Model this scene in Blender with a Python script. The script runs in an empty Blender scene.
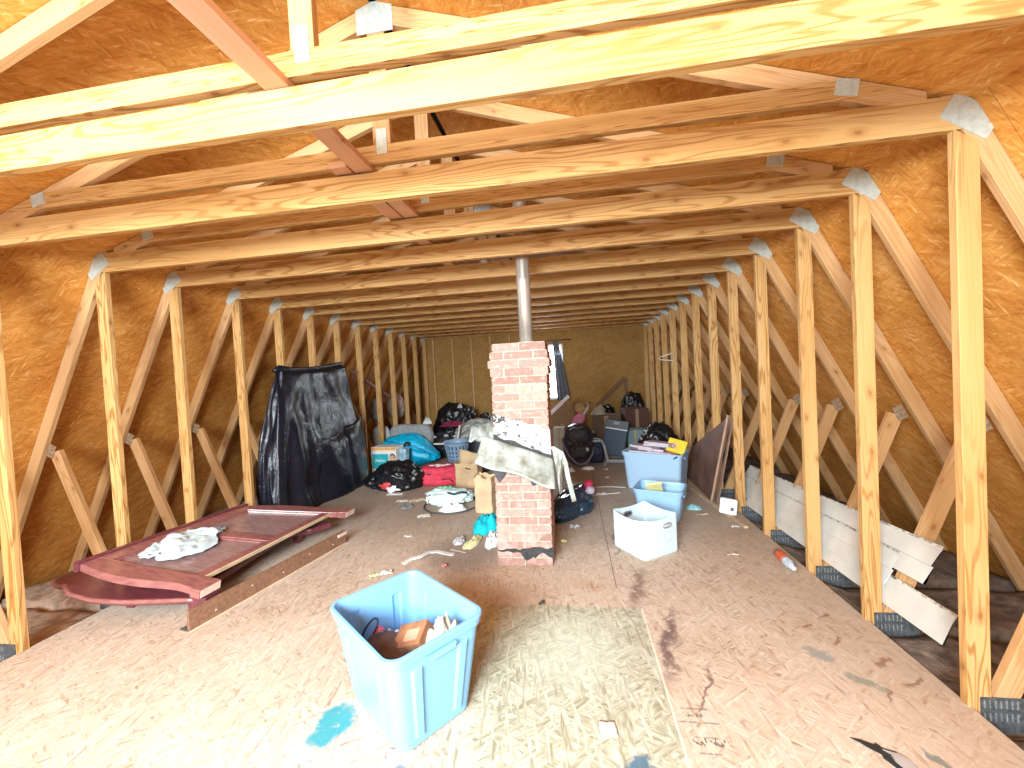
import bpy, bmesh, math, random
from mathutils import Vector, Matrix, noise, Euler
random.seed(7)
SC = bpy.context.scene
COL = SC.collection
R = math.radians
PI = math.pi

# ------------------------------------------------------------------ node helpers
def new_mat(name):
    m = bpy.data.materials.new(name); m.use_nodes = True
    nt = m.node_tree
    b = nt.nodes['Principled BSDF']
    return m, nt, b

def nd(nt, typ, ins=None, **props):
    n = nt.nodes.new(typ)
    for k, v in props.items(): setattr(n, k, v)
    for k, v in (ins or {}).items():
        s = n.inputs[k]
        if isinstance(v, bpy.types.NodeSocket): nt.links.new(v, s)
        else: s.default_value = v
    return n

def mth(nt, op, a, b=None, c=None, clamp=False):
    ins = {0: a}
    if b is not None: ins[1] = b
    if c is not None: ins[2] = c
    return nd(nt, 'ShaderNodeMath', ins, operation=op, use_clamp=clamp).outputs[0]

def vscale(nt, vec, s, loc=(0, 0, 0), rot=(0, 0, 0)):
    if rot != (0, 0, 0):   # turn first, then stretch
        vec = nd(nt, 'ShaderNodeMapping', {'Vector': vec, 'Rotation': rot}).outputs[0]
    return nd(nt, 'ShaderNodeMapping', {'Vector': vec, 'Location': loc, 'Scale': s}).outputs[0]

def noise_n(nt, vec, scale, detail=3.0, rough=.5, dist=0.0):
    return nd(nt, 'ShaderNodeTexNoise', {'Vector': vec, 'Scale': scale, 'Detail': detail, 'Roughness': rough, 'Distortion': dist})

def ramp(nt, fac, stops, interp='LINEAR'):
    n = nt.nodes.new('ShaderNodeValToRGB')
    cr = n.color_ramp; cr.interpolation = interp
    while len(cr.elements) < len(stops): cr.elements.new(.5)
    for e, (p, c) in zip(cr.elements, stops):
        e.position = p; e.color = (c[0], c[1], c[2], 1) if not isinstance(c, (int, float)) else (c, c, c, 1)
    nt.links.new(fac, n.inputs[0])
    return n.outputs[0]

def mix(nt, fac, a, b, blend='MIX'):
    n = nd(nt, 'ShaderNodeMix', data_type='RGBA', blend_type=blend, clamp_factor=True)
    for s, v in ((n.inputs[0], fac), (n.inputs[6], a), (n.inputs[7], b)):
        if isinstance(v, bpy.types.NodeSocket): nt.links.new(v, s)
        elif isinstance(v, (int, float)): s.default_value = v
        else: s.default_value = (v[0], v[1], v[2], 1)
    return n.outputs[2]

def sstep(nt, x, lo, hi):
    return nd(nt, 'ShaderNodeMapRange', {0: x, 1: lo, 2: hi, 3: 0.0, 4: 1.0}, interpolation_type='SMOOTHSTEP').outputs[0]

def bump(nt, b, h, strength=.3, dist=.01):
    n = nd(nt, 'ShaderNodeBump', {'Strength': strength, 'Distance': dist, 'Height': h})
    nt.links.new(n.outputs[0], b.inputs['Normal'])

def setc(nt, b, col):
    if isinstance(col, bpy.types.NodeSocket): nt.links.new(col, b.inputs['Base Color'])
    else: b.inputs['Base Color'].default_value = (col[0], col[1], col[2], 1)

# ------------------------------------------------------------------ materials
MATS = {}
def plain(name, col, rough=.6, metal=0.0, var=.12, nscale=9.0, bs=.0, bscale=30.0, coat=0.0, spec=.5):
    """a matt or glossy material with soft mottling and optional bump"""
    if name in MATS: return MATS[name]
    m, nt, b = new_mat(name)
    tc = nd(nt, 'ShaderNodeTexCoord').outputs['Object']
    n = noise_n(nt, tc, nscale, 4).outputs[0]
    c2 = tuple(max(0, c*(1-var*1.6)) for c in col); c1 = tuple(min(1, c*(1+var)) for c in col)
    setc(nt, b, ramp(nt, n, [(.3, c2), (.7, c1)]))
    b.inputs['Roughness'].default_value = rough
    b.inputs['Metallic'].default_value = metal
    b.inputs['Specular IOR Level'].default_value = spec
    if coat: b.inputs['Coat Weight'].default_value = coat
    if bs:
        bump(nt, b, noise_n(nt, tc, bscale, 4, .6).outputs[0], bs, .02)
    MATS[name] = m
    return m

def pine(name, light, mid, dark, line=.55, knot=(.24, .10, .03)):
    if name in MATS: return MATS[name]
    m, nt, b = new_mat(name)
    uv = nd(nt, 'ShaderNodeUVMap').outputs[0]
    sv = vscale(nt, uv, (.75, 9.0, 1))
    g = noise_n(nt, sv, 1.0, 2.0, .45, .25).outputs[0]
    rings = mth(nt, 'SINE', mth(nt, 'MULTIPLY', g, 85.0))
    rr = sstep(nt, rings, .1, .98)
    fine = noise_n(nt, vscale(nt, uv, (5, 260, 1)), 1.0, 3, .6).outputs[0]
    broad = noise_n(nt, vscale(nt, uv, (.9, 5, 1)), 1.0, 3, .5).outputs[0]
    linem = noise_n(nt, vscale(nt, uv, (.35, 2.5, 1), (3, 7, 0)), 1.0, 1, .5).outputs[0]
    base = mix(nt, sstep(nt, broad, .3, .7), light, mid)
    lf = mth(nt, 'MULTIPLY', rr, mth(nt, 'MULTIPLY', sstep(nt, linem, .32, .50), line))
    c = mix(nt, lf, base, dark)
    c = mix(nt, mth(nt, 'MULTIPLY', sstep(nt, fine, .38, .68), .55), c, mid)
    streak = noise_n(nt, vscale(nt, uv, (1.3, 46, 1), (9, 2, 0)), 1.0, 4, .6).outputs[0]
    c = mix(nt, mth(nt, 'MULTIPLY', sstep(nt, streak, .5, .78), .5), c, dark)
    v = nd(nt, 'ShaderNodeTexVoronoi', {'Vector': vscale(nt, uv, (3.4, 6.2, 1)), 'Scale': 1.0}, voronoi_dimensions='2D')
    kd = v.outputs['Distance']
    sel = sstep(nt, nd(nt, 'ShaderNodeSeparateColor', {0: v.outputs['Color']}).outputs[0], .54, .56)
    halo = mth(nt, 'MULTIPLY', mth(nt, 'SUBTRACT', 1.0, sstep(nt, kd, .05, .22)), sel)
    core = mth(nt, 'MULTIPLY', mth(nt, 'SUBTRACT', 1.0, sstep(nt, kd, .035, .075)), sel)
    c = mix(nt, mth(nt, 'MULTIPLY', halo, .45), c, dark)
    c = mix(nt, mth(nt, 'MULTIPLY', core, .85), c, knot)
    rnd = nd(nt, 'ShaderNodeObjectInfo').outputs['Random']
    c = mix(nt, mth(nt, 'MULTIPLY', rnd, .28), c, mid)
    setc(nt, b, c)
    b.inputs['Roughness'].default_value = .62
    b.inputs['Specular IOR Level'].default_value = .3
    bump(nt, b, fine, .12, .004)
    MATS[name] = m
    return m

def flake_layers(nt, uv, ang, warp=.012, sc=1.0):
    """three sheets of long wood strands at different slants; returns a strand value and a second one"""
    w = noise_n(nt, uv, 9.0, 2).outputs['Color']
    wv = nd(nt, 'ShaderNodeVectorMath', {0: uv, 1: nd(nt, 'ShaderNodeVectorMath', {0: w, 'Scale': warp}, operation='SCALE').outputs[0]}, operation='ADD').outputs[0]
    outs = []
    for k, a in enumerate(ang):
        vv = vscale(nt, wv, (11*sc, 66*sc, 1), (k*3.1, k*1.7, 0), (0, 0, R(a)))
        v = nd(nt, 'ShaderNodeTexVoronoi', {'Vector': vv, 'Scale': 1.0, 'Randomness': 1.0}, voronoi_dimensions='2D')
        s = nd(nt, 'ShaderNodeSeparateColor', {0: v.outputs['Color']})
        st = noise_n(nt, vscale(nt, wv, (13*sc, 95*sc, 1), (k*5.1, k*2.7, 0), (0, 0, R(a+7))), 1.0, 3, .55).outputs[0]
        st = sstep(nt, st, .25, .75)
        outs.append((mth(nt, 'ADD', mth(nt, 'MULTIPLY', s.outputs[0], .45), mth(nt, 'MULTIPLY', st, .55)), s.outputs[1], s.outputs[2]))
    a, b_, c = outs
    s1 = mth(nt, 'GREATER_THAN', b_[1], .5)
    s2 = mth(nt, 'GREATER_THAN', c[1], .62)
    def pick(i):
        x = nd(nt, 'ShaderNodeMix', {0: s1, 2: a[i], 3: b_[i]}, data_type='FLOAT').outputs[0]
        return nd(nt, 'ShaderNodeMix', {0: s2, 2: x, 3: c[i]}, data_type='FLOAT').outputs[0]
    return pick(0), pick(2)

def osb_wall(name, stops, seam=(1.22, 2.44), streak=(.80, .55, .30), sfac=.6):
    if name in MATS: return MATS[name]
    m, nt, b = new_mat(name)
    uv = nd(nt, 'ShaderNodeUVMap').outputs[0]
    val, dist = flake_layers(nt, uv, (28, -20, 65))
    big = noise_n(nt, uv, 2.0, 4, .55, .4).outputs[0]
    stroke = noise_n(nt, vscale(nt, uv, (5, 21, 1), rot=(0, 0, R(30))), 1.0, 4, .6, .8).outputs[0]
    v2 = mth(nt, 'ADD', mth(nt, 'ADD', mth(nt, 'MULTIPLY', val, .30), mth(nt, 'MULTIPLY', big, .34)), mth(nt, 'MULTIPLY', stroke, .46))
    c = ramp(nt, v2, stops)
    hot = mth(nt, 'MULTIPLY', sstep(nt, val, .80, .92), sfac)
    c = mix(nt, hot, c, streak)
    fine = noise_n(nt, vscale(nt, uv, (30, 130, 1), rot=(0, 0, R(28))), 1.0, 3).outputs[0]
    c = mix(nt, mth(nt, 'MULTIPLY', fine, .25), c, stops[0][1])
    if seam:
        sx = nd(nt, 'ShaderNodeSeparateXYZ', {0: uv})
        for i, s in enumerate(seam):
            f = mth(nt, 'ABSOLUTE', mth(nt, 'SUBTRACT', mth(nt, 'FRACT', mth(nt, 'DIVIDE', sx.outputs[i], s)), .5))
            ln = mth(nt, 'LESS_THAN', f, .0022/s)
            c = mix(nt, mth(nt, 'MULTIPLY', ln, .4), c, (.05, .02, .008))
    setc(nt, b, c)
    b.inputs['Roughness'].default_value = .7
    b.inputs['Specular IOR Level'].default_value = .25
    bump(nt, b, val, .10, .004)
    MATS[name] = m
    return m

def emission(name, col, s):
    m, nt, b = new_mat(name)
    b.inputs['Base Color'].default_value = (*col, 1)
    b.inputs['Emission Color'].default_value = (*col, 1)
    b.inputs['Emission Strength'].default_value = s
    MATS[name] = m
    return m

# ------------------------------------------------------------------ mesh builder
class MB:
    def __init__(s): s.v = []; s.f = []; s.uv = []; s.mi = []; s.cur = 0
    def face(s, idx, uvs=None):
        s.f.append(tuple(idx)); s.mi.append(s.cur)
        s.uv.append(uvs if uvs else [(s.v[i][0], s.v[i][1]) for i in idx])
    def hexa(s, c, off=None):
        """8 corners: 0-3 one end ring, 4-7 the other end ring; u runs along 0->4"""
        o = len(s.v); s.v += [Vector(p) for p in c]
        L = (Vector(c[4])-Vector(c[0])).length
        w = [(Vector(c[(i+1) % 4])-Vector(c[i])).length for i in range(4)]
        ox, oy = off if off else (random.uniform(0, 40), random.uniform(0, 40))
        acc = 0
        for i in range(4):
            j = (i+1) % 4
            s.face((o+i, o+j, o+4+j, o+4+i), [(ox, oy+acc), (ox, oy+acc+w[i]), (ox+L, oy+acc+w[i]), (ox+L, oy+acc)])
            acc += w[i]
        s.face((o+3, o+2, o+1, o), [(ox, oy), (ox+w[0]*.1, oy), (ox+w[0]*.1, oy+w[1]), (ox, oy+w[1])])
        s.face((o+4, o+5, o+6, o+7), [(ox, oy), (ox+w[0]*.1, oy), (ox+w[0]*.1, oy+w[1]), (ox, oy+w[1])])
    def box(s, lo, hi, off=None):
        """axis box; u along its longest axis"""
        d = [hi[i]-lo[i] for i in range(3)]
        a = d.index(max(d)); b_, c_ = (a+1) % 3, (a+2) % 3
        def P(ua, ub, uc):
            p = [0, 0, 0]; p[a] = (lo, hi)[ua][a]; p[b_] = (lo, hi)[ub][b_]; p[c_] = (lo, hi)[uc][c_]; return p
        s.hexa([P(0, 0, 0), P(0, 0, 1), P(0, 1, 1), P(0, 1, 0), P(1, 0, 0), P(1, 0, 1), P(1, 1, 1), P(1, 1, 0)], off)
    def obox(s, c, size, rot):
        """oriented box: centre, size, Matrix 3x3"""
        q = MB(); h = [x/2 for x in size]
        q.box([-x for x in h], h)
        o = len(s.v); cc = Vector(c)
        s.v += [cc + rot @ Vector(p) for p in q.v]
        for f, u in zip(q.f, q.uv): s.f.append(tuple(o+i for i in f)); s.uv.append(u); s.mi.append(s.cur)
    def bar(s, p0, p1, w, t, up=(0, 0, 1)):
        """timber from p0 to p1: w measured along 'up x dir' plane, t along the other"""
        p0, p1 = Vector(p0), Vector(p1); d = (p1-p0).normalized()
        a = Vector(up); a = (a-d*a.dot(d)).normalized(); b_ = d.cross(a)
        A, B = a*(w/2), b_*(t/2)
        s.hexa([p0-A-B, p0-A+B, p0+A+B, p0+A-B, p1-A-B, p1-A+B, p1+A+B, p1+A-B])
    def loft(s, rings, closed=True, cap0=True, cap1=True, uvs=1.0):
        o = len(s.v); n = len(rings[0])
        for r in rings: s.v += [Vector(p) for p in r]
        us = []
        acc = 0
        for k in range(n+1):
            us.append(acc); acc += (Vector(rings[0][(k+1) % n])-Vector(rings[0][k % n])).length
        vs = [0.0]
        for k in range(1, len(rings)): vs.append(vs[-1] + (Vector(rings[k][0])-Vector(rings[k-1][0])).length)
        for r in range(len(rings)-1):
            for k in range(n if closed else n-1):
                j = (k+1) % n
                s.face((o+r*n+k, o+r*n+j, o+(r+1)*n+j, o+(r+1)*n+k), [(us[k], vs[r]), (us[k+1], vs[r]), (us[k+1], vs[r+1]), (us[k], vs[r+1])])
        if closed and cap0: s.face([o+k for k in reversed(range(n))])
        if closed and cap1: s.face([o+(len(rings)-1)*n+k for k in range(n)])
    def tube(s, pts, r, n=8, closed=False):
        pts = [Vector(p) for p in pts]; rings = []
        m = len(pts)
        for i, p in enumerate(pts):
            a = pts[(i-1) % m] if (closed or i > 0) else p
            b_ = pts[(i+1) % m] if (closed or i < m-1) else p
            d = (b_-a).normalized()
            ref = Vector((0, 0, 1)) if abs(d.z) < .9 else Vector((1, 0, 0))
            x = d.cross(ref).normalized(); y = x.cross(d)
            rr = r[i] if isinstance(r, (list, tuple)) else r
            rings.append([p + x*(rr*math.cos(2*PI*k/n)) + y*(rr*math.sin(2*PI*k/n)) for k in range(n)])
        if closed: rings.append(rings[0])
        s.loft(rings, True, not closed, not closed)
    def lathe(s, c, prof, n=24, cap0=False, cap1=False):
        s.loft([[(c[0]+r*math.cos(2*PI*k/n), c[1]+r*math.sin(2*PI*k/n), c[2]+z) for k in range(n)] for r, z in prof], True, cap0, cap1)
    def prism(s, poly, n, t):
        """flat polygon (3d points) thickened by t along n"""
        n = Vector(n).normalized()*t
        s.loft([[Vector(p) for p in poly], [Vector(p)+n for p in poly]])
    def grid(s, fn, nu, nv):
        o = len(s.v)
        for j in range(nv+1):
            for i in range(nu+1): s.v.append(Vector(fn(i/nu, j/nv)))
        for j in range(nv):
            for i in range(nu):
                a = o+j*(nu+1)+i
                s.face((a, a+1, a+nu+2, a+nu+1), [(i/nu, j/nv), ((i+1)/nu, j/nv), ((i+1)/nu, (j+1)/nv), (i/nu, (j+1)/nv)])
    def build(s, name, mat, parent=None, smooth=False, base=None, bevel=0.0, solid=0.0, sub=0, auto=None):
        me = bpy.data.meshes.new(name)
        b0 = Vector(base) if base is not None else (parent.location.copy() if parent is not None and parent.get('_w') else Vector((0, 0, 0)))
        if parent is not None and parent.type == 'MESH' and base is None and parent.parent is not None and parent.parent.get('_w'):
            b0 = parent.parent.location.copy()
        me.from_pydata([tuple(v-b0) for v in s.v], [], s.f)
        mats = mat if isinstance(mat, (list, tuple)) else [mat]
        for m in mats: me.materials.append(m)
        ul = me.uv_layers.new(name='UVMap')
        li = 0
        for f, u in zip(s.f, s.uv):
            for q in u: ul.data[li].uv = q; li += 1
        for p, mi in zip(me.polygons, s.mi): p.material_index = mi; p.use_smooth = smooth
        me.update()
        bm = bmesh.new(); bm.from_mesh(me); bmesh.ops.recalc_face_normals(bm, faces=bm.faces); bm.to_mesh(me); bm.free()
        o = bpy.data.objects.new(name, me); COL.objects.link(o)
        if base is not None and parent is None: o.location = b0
        if parent is not None: o.parent = parent
        if solid:
            md = o.modifiers.new('thickness', 'SOLIDIFY'); md.thickness = solid; md.offset = 0
        if bevel:
            md = o.modifiers.new('bevel', 'BEVEL'); md.width = bevel; md.segments = 2; md.limit_method = 'ANGLE'
        if sub:
            md = o.modifiers.new('sub', 'SUBSURF'); md.levels = sub; md.render_levels = sub
        return o

def tag(o, label, cat, group=None):
    o['label'] = label; o['category'] = cat
    if group: o['group'] = group
    return o
def thing(name, label, cat, base, group=None):
    """an Empty at the thing's base; part vertices are given in world metres"""
    o = bpy.data.objects.new(name, None); COL.objects.link(o)
    o.location = base; o['_w'] = 1; o.empty_display_size = .1
    return tag(o, label, cat, group)
def struct(o):
    o['kind'] = 'structure'; return o
def fb(p, sc=1.0, oct_=4):
    return noise.fractal(Vector(p)*sc, 1.0, 2.0, oct_)
def crease(p, sc=1.0):
    return 1-abs(noise.noise(Vector(p)*sc))*2

def blob(c, rad, seed=0, amp=.15, sc=1.6, cr=.0, floor=None, n=5, squash=2.0, rz=0.0, power=1.0):
    """lumpy closed bag or cloth body: superellipsoid with folds, flat where it meets the floor"""
    bm = bmesh.new(); bmesh.ops.create_icosphere(bm, subdivisions=n, radius=1)
    m = MB()
    off = Vector((seed*7.3, seed*3.1, seed*5.7))
    rot = Matrix.Rotation(rz, 3, 'Z')
    for v in bm.verts:
        d = v.co.normalized()
        k = 1/((abs(d.x)**squash+abs(d.y)**squash+abs(d.z)**squash)**(1/squash))
        f = 1 + amp*fb(d+off, sc, 4)
        if cr: f += cr*(crease(d*1.0+off, sc*1.7)-.5) + cr*.5*(crease(d+off, sc*4)-.5)
        p = Vector((d.x*rad[0], d.y*rad[1], d.z*rad[2]))*k*f
        p = rot @ p + Vector(c)
        if floor is not None and p.z < floor: p.z = floor + .002*noise.noise(p*9)
        m.v.append(p)
    m.v = [Vector(p) for p in m.v]
    for f in bm.faces:
        idx = [v.index for v in f.verts]
        m.face(idx, [(m.v[i].x, m.v[i].z) for i in idx])
    bm.free()
    return m

def sheet(fn, nu=24, nv=24):
    m = MB(); m.grid(fn, nu, nv); return m
# ------------------------------------------------------------------ wood, board and metal looks
PINE = pine('pine_timber', (.58, .365, .155), (.49, .275, .095), (.27, .105, .02), .95)
PINE_W = pine('pine_web_timber', (.57, .36, .18), (.48, .265, .11), (.34, .15, .045), .5)
PINE_P = pine('pinkish_pine_board', (.60, .36, .235), (.50, .27, .16), (.42, .2, .1), .35)
OSBW = osb_wall('roof_osb', [(.28, (.27, .090, .012)), (.46, (.48, .195, .034)), (.62, (.61, .29, .066)), (.8, (.76, .46, .18))])
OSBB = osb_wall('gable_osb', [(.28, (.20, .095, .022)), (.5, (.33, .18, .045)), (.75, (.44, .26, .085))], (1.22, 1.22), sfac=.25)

def galv():
    m, nt, b = new_mat('galvanised_plate')
    uv = nd(nt, 'ShaderNodeTexCoord').outputs['Object']
    w = nd(nt, 'ShaderNodeTexVoronoi', {'Vector': uv, 'Scale': 75.0})
    n = noise_n(nt, uv, 40, 3).outputs[0]
    c = ramp(nt, n, [(.3, (.42, .47, .44)), (.7, (.54, .60, .56))])
    dots = mth(nt, 'SUBTRACT', 1.0, sstep(nt, w.outputs['Distance'], .15, .3))
    c = mix(nt, mth(nt, 'MULTIPLY', dots, .28), c, (.22, .24, .22))
    setc(nt, b, c); b.inputs['Metallic'].default_value = .25; b.inputs['Roughness'].default_value = .45
    return m
GALV = galv()
GALV_D = plain('weathered_dark_plate', (.085, .092, .098), .6, .2, .3, 60)
SLOT = plain('bent_slot_metal', (.24, .25, .25), .6, .2, .3, 60)
RUST = plain('dull_brown_plate', (.30, .21, .13), .6, .2, .3, 50)

def floor_mat():
    m, nt, b = new_mat('deck_osb')
    P = nd(nt, 'ShaderNodeTexCoord').outputs['Object']
    val, dist = flake_layers(nt, P, (24, -42, 78), .015, .9)
    big = noise_n(nt, P, 1.3, 4).outputs[0]
    v2 = mth(nt, 'ADD', mth(nt, 'MULTIPLY', val, .6), mth(nt, 'MULTIPLY', big, .45))
    c = ramp(nt, v2, [(.22, (.32, .23, .16)), (.42, (.50, .395, .305)), (.62, (.58, .48, .39)), (.82, (.68, .60, .51))])
    dk = sstep(nt, val, .24, .14)
    c = mix(nt, mth(nt, 'MULTIPLY', dk, .4), c, (.25, .15, .09))
    fine = noise_n(nt, vscale(nt, P, (30, 150, 1), rot=(0, 0, R(24))), 1.0, 3).outputs[0]
    c = mix(nt, mth(nt, 'MULTIPLY', fine, .22), c, (.36, .22, .13))
    wob = noise_n(nt, P, 5, 4, .6)
    wv = nd(nt, 'ShaderNodeVectorMath', {0: P, 1: nd(nt, 'ShaderNodeVectorMath', {0: nd(nt, 'ShaderNodeVectorMath', {0: wob.outputs['Color'], 1: (.5, .5, .5)}, operation='SUBTRACT').outputs[0], 'Scale': .22}, operation='SCALE').outputs[0]}, operation='ADD').outputs[0]
    sp = nd(nt, 'ShaderNodeSeparateXYZ', {0: P}); sw = nd(nt, 'ShaderNodeSeparateXYZ', {0: wv})
    def ell(cx, cy, rx, ry, rot=0, soft=.35, raw=False):
        mp = nd(nt, 'ShaderNodeMapping', {'Vector': P if raw else wv, 'Location': (cx, cy, 0), 'Rotation': (0, 0, R(rot)), 'Scale': (rx, ry, 1)}, vector_type='TEXTURE').outputs[0]
        s_ = nd(nt, 'ShaderNodeSeparateXYZ', {0: mp})
        d = mth(nt, 'SQRT', mth(nt, 'ADD', mth(nt, 'POWER', s_.outputs[0], 2.0), mth(nt, 'POWER', s_.outputs[1], 2.0)))
        return mth(nt, 'SUBTRACT', 1.0, sstep(nt, d, 1-soft, 1+soft*.3))
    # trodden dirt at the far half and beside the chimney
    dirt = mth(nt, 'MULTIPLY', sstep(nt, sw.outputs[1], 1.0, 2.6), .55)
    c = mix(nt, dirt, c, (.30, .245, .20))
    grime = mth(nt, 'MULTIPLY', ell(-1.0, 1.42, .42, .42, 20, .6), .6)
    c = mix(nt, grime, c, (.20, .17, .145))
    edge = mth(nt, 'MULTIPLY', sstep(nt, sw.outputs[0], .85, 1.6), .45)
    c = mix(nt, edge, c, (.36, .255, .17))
    # greenish replacement panel, its sawn right and far edges straight
    gx = mth(nt, 'MULTIPLY', mth(nt, 'LESS_THAN', sp.outputs[0], .372), mth(nt, 'LESS_THAN', sp.outputs[1], .655))
    gx = mth(nt, 'MULTIPLY', gx, sstep(nt, sw.outputs[0], -.85, -.45))
    gcol = ramp(nt, val, [(.2, (.22, .24, .155)), (.5, (.36, .39, .29)), (.8, (.52, .56, .46))])
    c = mix(nt, mth(nt, 'MULTIPLY', gx, .72), c, gcol)
    pale = mth(nt, 'MULTIPLY', ell(-.05, .25, .3, .35, 0, .8), .45)
    c = mix(nt, mth(nt, 'MULTIPLY', pale, gx), c, (.60, .66, .56))
    ln = mth(nt, 'LESS_THAN', mth(nt, 'ABSOLUTE', mth(nt, 'SUBTRACT', sp.outputs[0], .374)), .004)
    ln = mth(nt, 'MULTIPLY', ln, mth(nt, 'LESS_THAN', sp.outputs[1], .655))
    c = mix(nt, mth(nt, 'MULTIPLY', ln, .7), c, (.8, .74, .6))
    # panel joints
    for axis, pos in ((0, .245), (0, -2.2)):
        l2 = mth(nt, 'LESS_THAN', mth(nt, 'ABSOLUTE', mth(nt, 'SUBTRACT', sp.outputs[axis], pos)), .003)
        l2 = mth(nt, 'MULTIPLY', l2, mth(nt, 'GREATER_THAN', sp.outputs[1], .9))
        c = mix(nt, mth(nt, 'MULTIPLY', l2, .8), c, (.10, .06, .04))
    rough = noise_n(nt, P, 22, 4, .7).outputs[0]
    def stain(mask, col, f, brk=None):
        nonlocal c
        k = mth(nt, 'MULTIPLY', mask, f)
        if brk: k = mth(nt, 'MULTIPLY', k, sstep(nt, rough, brk-.08, brk+.08))
        c = mix(nt, k, c, col)
    stain(ell(.40, .92, .055, .34, -14, .7), (.17, .10, .075), .75, .42)
    stain(ell(.47, .35, .05, .38, -14, .7), (.12, .07, .07), .85, .42)
    stain(ell(.56, .02, .015, .2, -25, .7), (.15, .07, .07), .8, .40)
    stain(ell(.33, 1.75, .02, .5, -8, .6), (.12, .08, .05), .7, .42)
    stain(ell(-1.14, -.31, .10, .115, 0, .3), (.02, .25, .28), .92, .36)
    stain(ell(-1.02, -.56, .05, .06, 0, .3), (.02, .25, .28), .9, .36)
    stain(ell(-.72, -.50, .03, .06, 0, .3), (.04, .13, .22), .7)
    stain(ell(.19, -.40, .075, .05, 0, .4), (.04, .12, .20), .85)
    stain(ell(1.20, .30, .07, .05, -40, .4), (.26, .26, .24), .8, .36)
    stain(ell(1.29, .12, .11, .045, -60, .4), (.22, .23, .19), .8, .38)
    stain(ell(1.30, -.29, .02, .07, 25, .4), (.14, .16, .14), .8)
    for (x, y, a, l) in ((1.40, .62, -35, .05), (1.36, .42, -50, .06), (1.45, .28, -40, .07), (1.5, .12, -45, .07), (1.33, .02, -30, .06), (1.28, .55, -60, .05)):
        stain(ell(x, y, .014, l, a, .5), (.20, .09, .05), .7)
    stain(ell(.05, .92, .22, .12, 0, .8), (.42, .22, .12), .3)
    stain(ell(-.45, .75, .3, .25, 0, .8), (.33, .20, .12), .35)
    # faint printed grade stamp: ruled lines and a smudge of letters
    wl = mth(nt, 'LESS_THAN', mth(nt, 'ABSOLUTE', mth(nt, 'SUBTRACT', mth(nt, 'FRACT', mth(nt, 'MULTIPLY', sp.outputs[1], 14.0)), .5)), .06)
    stain(mth(nt, 'MULTIPLY', wl, ell(.47, -.20, .09, .16, 0, .2, True)), (.10, .09, .10), .6, .45)
    lt = sstep(nt, noise_n(nt, vscale(nt, P, (60, 30, 1)), 1.0, 1).outputs[0], .52, .56)
    stain(mth(nt, 'MULTIPLY', lt, ell(.49, -.27, .08, .022, 0, .2, True)), (.05, .05, .06), .75)
    stain(mth(nt, 'MULTIPLY', lt, ell(.46, -.14, .04, .018, 0, .2, True)), (.06, .06, .07), .65)
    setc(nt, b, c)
    b.inputs['Roughness'].default_value = .72; b.inputs['Specular IOR Level'].default_value = .25
    bump(nt, b, val, .22, .004)
    return m
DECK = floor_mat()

# ------------------------------------------------------------------ the room
XC, HW = -.877, 2.4955
SL = 2.006                    # lower roof slope
YN, YF = -5.2, 7.40
def X(rel): return XC+rel
def slope_rel(z): return 2.722 + (2.251-z)/SL
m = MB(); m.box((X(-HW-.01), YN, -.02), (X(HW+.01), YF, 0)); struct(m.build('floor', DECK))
DRY = plain('ceiling_board_below', (.10, .075, .06), .9, 0, .4, 6)
m = MB(); m.box((X(-4.3), YN, -.30), (X(4.3), YF, -.27)); struct(m.build('floor_under', DRY))
for s, nm in ((-1, 'wall_left'), (1, 'wall_right')):
    m = MB(); zt, zb = 2.60, -.28
    ra, rb = slope_rel(zt), slope_rel(zb)
    p = [(s*ra, zt), (s*rb, zb), (s*(rb+.014), zb), (s*(ra+.014), zt)]
    m.hexa([(X(a), YN, b) for a, b in p] + [(X(a), YF+.05, b) for a, b in p], (.35, .2))
    struct(m.build(nm, OSBW))
m = MB()
for s in (-1, 1):
    p = [(s*.02, 3.408-.0066), (s*2.57, 3.408-.33*2.57), (s*2.57, 3.422-.33*2.57), (s*.02, 3.422-.0066)]
    m.hexa([(X(a), YN, b) for a, b in p] + [(X(a), YF+.05, b) for a, b in p], (.8, .55))
struct(m.build('ceiling', OSBW))
m = MB(); m.box((X(-.12), YN, 3.45), (X(.12), YF, 3.47)); m.box((X(-.12), YN, 3.40), (X(-.11), YF, 3.45)); m.box((X(.11), YN, 3.40), (X(.12), YF, 3.45))
struct(m.build('trim_1', plain('ridge_vent_black', (.012, .012, .014), .8)))
# far gable with its window opening (W0..W1 x B0..B1)
W0, W1, B0, B1 = -.80, -.19, .92, 2.10
def gable(y0, y1, holes, mat, name):
    m = MB()
    xs = [X(-4.25), holes[0], holes[1], X(4.25)]; zs = [-.3, holes[2], holes[3], 3.45]
    for i in range(3):
        for j in range(3):
            if i == 1 and j == 1: continue
            m.hexa([(xs[i], y0, zs[j]), (xs[i], y1, zs[j]), (xs[i], y1, zs[j+1]), (xs[i], y0, zs[j+1]),
                    (xs[i+1], y0, zs[j]), (xs[i+1], y1, zs[j]), (xs[i+1], y1, zs[j+1]), (xs[i+1], y0, zs[j+1])], (xs[i], zs[j]))
    return struct(m.build(name, mat))
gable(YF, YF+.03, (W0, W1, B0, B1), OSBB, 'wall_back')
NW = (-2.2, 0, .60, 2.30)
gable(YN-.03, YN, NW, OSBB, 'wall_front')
m = MB()
for lo, hi in (((W0-.04, YF-.05, B0-.04), (W0, YF+.05, B1+.04)), ((W1, YF-.05, B0-.04), (W1+.04, YF+.05, B1+.04)),
               ((W0, YF-.05, B1), (W1, YF+.05, B1+.04)), ((W0, YF-.05, B0-.04), (W1, YF+.05, B0)), ((W0, YF, 1.50), (W1, YF+.03, 1.53))):
    m.box(lo, hi)
w1 = struct(m.build('window_1', plain('window_white', (.8, .8, .8), .4)))
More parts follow.
